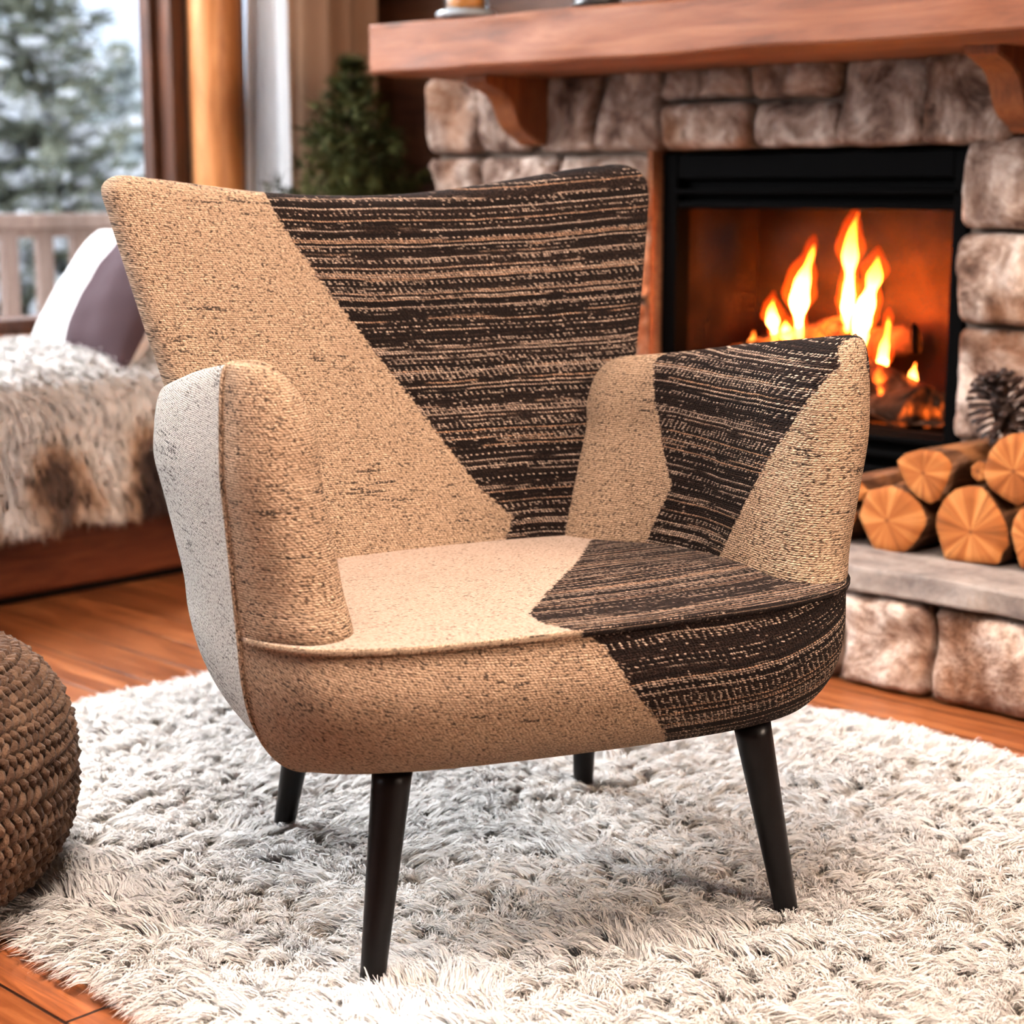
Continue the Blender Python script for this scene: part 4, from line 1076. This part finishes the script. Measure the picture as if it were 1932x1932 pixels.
# ================================================================== SHAGGY RUG
def rug_mat():
    t = NT('ivory_shag'); h = t.attr('h', 'Fac'); r = t.attr('tone', 'Fac')
    c = t.mix(h, (.90, .84, .775), t.mix(r, (.92, .88, .845), (.97, .955, .94)))
    d = t.bsdf(c, .75, spec=.12, sheen=.25)
    tl = t.n('ShaderNodeBsdfTranslucent'); t.put(tl.inputs[0], c); mx = t.n('ShaderNodeMixShader'); mx.inputs[0].default_value = .5
    t.t.links.new(d.outputs[0], mx.inputs[1]); t.t.links.new(tl.outputs[0], mx.inputs[2]); t.surf(mx.outputs[0]); return t.mat
def rug():
    x0, x1, y0, y1 = -2.57, -.35, 1.0, 2.42
    t = empty('shag_rug', (-1.5, 1.7, 0)); tag(t, 'shaggy ivory rug lying under the armchair on the floorboards', 'rug')
    def edge(P):
        """distance inside the wavy outline"""
        w = .030 * vnoise(P, 3.2, 21) + .012 * vnoise(P, 12, 22)
        return np.minimum.reduce([P[:, 0] - x0, x1 - P[:, 0], P[:, 1] - y0, y1 - P[:, 1]]) + w
    nx, ny = 120, 90; gx = np.linspace(x0, x1, nx); gy = np.linspace(y0, y1, ny); G = np.zeros((ny, nx, 3))
    A, B = np.meshgrid(gx, gy); Pf = np.c_[A.ravel(), B.ravel()]; e = edge(Pf)
    for k in range(len(Pf)):
        if e[k] < 0: pass
    G[..., 0] = A; G[..., 1] = B; G[..., 2] = np.clip(.003 + .01 * np.clip(e / .05, 0, 1), .002, .02).reshape(ny, nx)
    ctr = np.array([(x0 + x1) / 2, (y0 + y1) / 2]); 
    G[..., 0] = ctr[0] + (G[..., 0] - ctr[0]) * .985; G[..., 1] = ctr[1] + (G[..., 1] - ctr[1]) * .985
    MB().grid(G).build('rug_backing', plain('rug_backing_ivory', (.84, .77, .70), .95), t, smooth=True)
    # strands, denser towards the viewer
    N = 620000; P = np.c_[rng.uniform(x0 - .02, x1, N), rng.uniform(y0 - .02, y1 + .02, N)]
    C = np.array(CAM)[:2]; d = P - C; dist = np.linalg.norm(d, axis=1); ang = np.arctan2(-d[:, 0], d[:, 1]) - YAW
    keep = (edge(P) > 0) & (np.abs(ang) < .48) & (rng.uniform(0, 1, N) < np.clip(1.75 / dist, .35, 1))
    P = P[keep]; dist = dist[keep]; N = len(P)
    # clumps
    cs = .027; gi = np.floor(P / cs); cc = np.zeros((N, 2))
    h1 = np.sin(gi[:, 0] * 127.1 + gi[:, 1] * 311.7) * 43758.5453; h1 -= np.floor(h1); h2 = np.sin(gi[:, 0] * 269.5 + gi[:, 1] * 183.3) * 43758.5453; h2 -= np.floor(h2)
    cc = (gi + np.c_[h1, h2]) * cs
    a = 2.6 * vnoise(cc, 2.4, 1) + 2.2 * vnoise(cc, 9, 2) + 1.0 * (h1 - .5) * 2 - .9
    lean = np.c_[np.cos(a), np.sin(a)]
    e = edge(P)
    out = np.zeros((N, 2)); dd = np.stack([P[:, 0] - x0, x1 - P[:, 0], P[:, 1] - y0, y1 - P[:, 1]], 1); k = dd.argmin(1)
    out[np.arange(N), np.array([0, 0, 1, 1])[k]] = np.array([-1, 1, -1, 1])[k]
    wgt = np.clip(1 - e / .09, 0, 1)[:, None]
    lean = lean * (1 - wgt) + out * wgt * 1.1
    L = .041 * (1 + .25 * vnoise(cc, 14, 3) + rng.normal(size=N) * .12)
    up = .60 + .25 * vnoise(cc, 5, 4) + .15 * (h2 - .5)
    tip = np.c_[lean * L[:, None] * .74 + (cc - P) * .55, L * up]
    tip[:, 2] = np.clip(tip[:, 2] * .75, .010, .026) * (1 - .65 * wgt[:, 0])
    tip += rng.normal(size=(N, 3)) * np.array([.0045, .0045, .0025])
    root = np.c_[P, .006 + .007 * np.clip(e / .05, 0, 1) + .004 * vnoise(P, 3, 7)]
    bend = np.c_[rng.normal(size=(N, 2)) * .0035 - lean * .004, np.full(N, .008) + rng.normal(size=N) * .003]
    wid = rng.uniform(.0012, .0025, N) * np.clip(dist / 2.0, .8, 1.5)
    tone = np.clip(.5 + .35 * vnoise(cc, 6, 8) + .25 * rng.normal(size=N), 0, 1)
    o = strands('rug_pile', root, tip, bend, wid, rug_mat(), t, 3, {'tone': tone}, nrm_up=(0, 0, 1.0)); o['kind'] = 'stuff'
rug()

# ================================================================== OUTDOORS
M_snow = plain('snow', (.86, .89, .93), .7, spec=.2)
P = np.zeros((40, 40, 3))
for j in range(40):
    for i in range(40):
        x = XW - .3 - (i / 39) ** 2 * 60; y = -25 + j / 39 * 70
        P[j, i] = (x, y, -.75 + .25 * noise.noise((x * .4, y * .4, 1)) - .02 * abs(x))
struct(MB().grid(P), 'snow_ground', M_snow, smooth=True)
struct(MB().box((-6.1, -4, -.12), (XW - .17, 9, -.04)), 'deck', wood('snowy_deck', ((.35, .30, .27), (.5, .44, .40), (.62, .58, .55)), 'Y', 1, .8))
M_rail = wood('weathered_rail', ((.33, .225, .175), (.46, .33, .27), (.55, .42, .35)), 'Z', 1.5, .7, False)
rl = empty('deck_railing', (-5.5, 3.2, -.04)); tag(rl, 'pale weathered timber railing of the deck outside the window', 'railing')
MB().rbox((-5.56, -2.0, .752), (-5.44, 7.0, .802), .008).build('top_rail', M_rail, rl, smooth=False)
MB().rbox((-5.525, -2.0, .722), (-5.475, 7.0, .752), .006).build('under_rail', M_rail, rl, smooth=False)
MB().rbox((-5.53, -2.0, .06), (-5.47, 7.0, .11), .006).build('bottom_rail', M_rail, rl, smooth=False)
for k in range(40):
    y = 1.55 + k * .138
    if y > 5.4: break
    MB().rbox((-5.525, y - .026, .10), (-5.475, y + .026, .725), .005).build('baluster', M_rail, rl, smooth=False)
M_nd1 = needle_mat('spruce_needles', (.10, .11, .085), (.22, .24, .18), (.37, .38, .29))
M_nd2 = needle_mat('hazy_spruce_needles', (.26, .29, .28), (.36, .40, .38), (.46, .49, .46))  # distance haze mixed into the needle colour
M_nd3 = needle_mat('misty_spruce_needles', (.40, .45, .47), (.48, .53, .55), (.55, .60, .62))  # farther tree, paler still: aerial haze painted into the needles
conifer('spruce_tree', 'large snow covered spruce standing beyond the deck railing', (-9.4, 5.70, -1.0), 3.75, 1.08, 26, 13, (M_nd1, M_trunk, M_snow), 21, .62, .22, 20, .105, .024, .06)
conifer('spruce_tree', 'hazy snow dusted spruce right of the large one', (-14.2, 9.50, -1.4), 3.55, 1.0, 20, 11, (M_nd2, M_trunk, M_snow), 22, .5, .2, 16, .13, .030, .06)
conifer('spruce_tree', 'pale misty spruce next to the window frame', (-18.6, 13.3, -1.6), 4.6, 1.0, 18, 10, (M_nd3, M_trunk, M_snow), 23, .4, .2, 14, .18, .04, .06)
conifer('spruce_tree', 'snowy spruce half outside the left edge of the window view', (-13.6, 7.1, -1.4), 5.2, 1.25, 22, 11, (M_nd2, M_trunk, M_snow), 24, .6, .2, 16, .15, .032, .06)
conifer('spruce_tree', 'low spruce with snow close behind the railing balusters', (-7.2, 4.9, -.9), 1.5, .62, 14, 11, (M_nd1, M_trunk, M_snow), 25, .5, .2, 16, .09, .018, .06)
# wooded mountainside, mist painted as a paler blue-grey towards the top
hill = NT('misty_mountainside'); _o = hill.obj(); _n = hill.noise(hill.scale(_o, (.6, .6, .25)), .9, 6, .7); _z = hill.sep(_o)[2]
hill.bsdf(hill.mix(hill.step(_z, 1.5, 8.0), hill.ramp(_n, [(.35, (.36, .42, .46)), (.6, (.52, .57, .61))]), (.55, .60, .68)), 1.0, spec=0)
P = np.zeros((30, 60, 3))
for j in range(30):
    for i in range(60):
        f = j / 29; y = -20 + 90 * i / 59; x = -42 - 26 * f
        P[j, i] = (x, y + 8 * f, -3 + 15 * f ** 1.1 * (1 + .3 * noise.noise((y * .06, 2, 1))) + .8 * noise.noise((y * .3, f * 5, 3)))
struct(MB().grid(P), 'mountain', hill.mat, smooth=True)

# ================================================================== LIGHT
w = bpy.data.worlds.new('overcast_sky'); scn.world = w; w.use_nodes = True; nt = w.node_tree; nt.nodes.clear()
bg = nt.nodes.new('ShaderNodeBackground'); wo = nt.nodes.new('ShaderNodeOutputWorld'); nt.links.new(bg.outputs[0], wo.inputs[0])
bg.inputs[0].default_value = (.87, .92, 1.0, 1); bg.inputs[1].default_value = 2.2
def lamp(name, typ, loc, aim, energy, col, **k):
    l = bpy.data.lights.new(name, typ); l.energy = energy; l.color = col
    for a, v in k.items(): setattr(l, a, v)
    o = bpy.data.objects.new(name, l); link(o); o.location = loc
    if aim is not None: o.rotation_euler = (Vector(aim) - Vector(loc)).to_track_quat('-Z', 'Y').to_euler()
    return o
# winter daylight through the big window, plus one added cool fill
lamp('daylight_sun', 'SUN', (-8, 1, 6), (-8 + 1.0, 1 + .10, 6 - .62), 4.2, (.88, .94, 1.0), angle=R(24))
lamp('window_daylight', 'AREA', (XW - .3, .75, 1.9), (-1.5, 1.2, .3), 190, (.90, .95, 1.0), shape='RECTANGLE', size=3.4, size_y=.65)
lamp('left_cool_fill', 'AREA', (-2.5, -1.3, 1.45), (-1.6, 1.5, .5), 27, (.84, .92, 1.0), shape='RECTANGLE', size=1.3, size_y=1.1)  # added fill inside the room, cools the chair's left edge; no window here
# warm lamps of the room, behind and to the right of the viewer
lamp('room_lamp', 'AREA', (1.2, 1.95, 1.75), (-1.5, 1.55, .35), 106, (1.0, .80, .645), shape='DISK', size=.7)
lamp('ceiling_lamp', 'AREA', (-1.1, 1.0, 2.5), (-1.5, 1.45, 0), 88, (1.0, .86, .765), shape='DISK', size=1.4, spread=R(105))
# firelight
for x, y, z, e in ((-2.12, 3.20, .54, 1.15), (-2.29, 3.24, .52, .28), (-2.03, 3.17, .50, .75)):
    lamp('firelight', 'POINT', (x, y, z), None, e, (1.0, .32, .065), shadow_soft_size=.04)
lamp('hearth_glow', 'AREA', (-1.75, 3.02, .75), (-1.2, 2.2, .2), 6, (1.0, .45, .15), shape='RECTANGLE', size=.5, size_y=.3) if False else None

scn.view_settings.view_transform = 'Standard'
scn.view_settings.look = 'None'; scn.view_settings.gamma = .91; scn.view_settings.exposure = .14
scn.cycles.max_bounces = 4; scn.cycles.diffuse_bounces = 2; scn.cycles.glossy_bounces = 2; scn.cycles.transmission_bounces = 3; scn.cycles.transparent_max_bounces = 10
scn.cycles.use_adaptive_sampling = True; scn.cycles.use_light_tree = False; scn.cycles.adaptive_threshold = .18; scn.cycles.adaptive_min_samples = 8
scn.cycles.volume_step_rate = 4; scn.cycles.volume_max_steps = 64
scn.cycles.sample_clamp_indirect = 4.0; scn.cycles.use_denoising = True
scn.cycles.caustics_reflective = False; scn.cycles.caustics_refractive = False
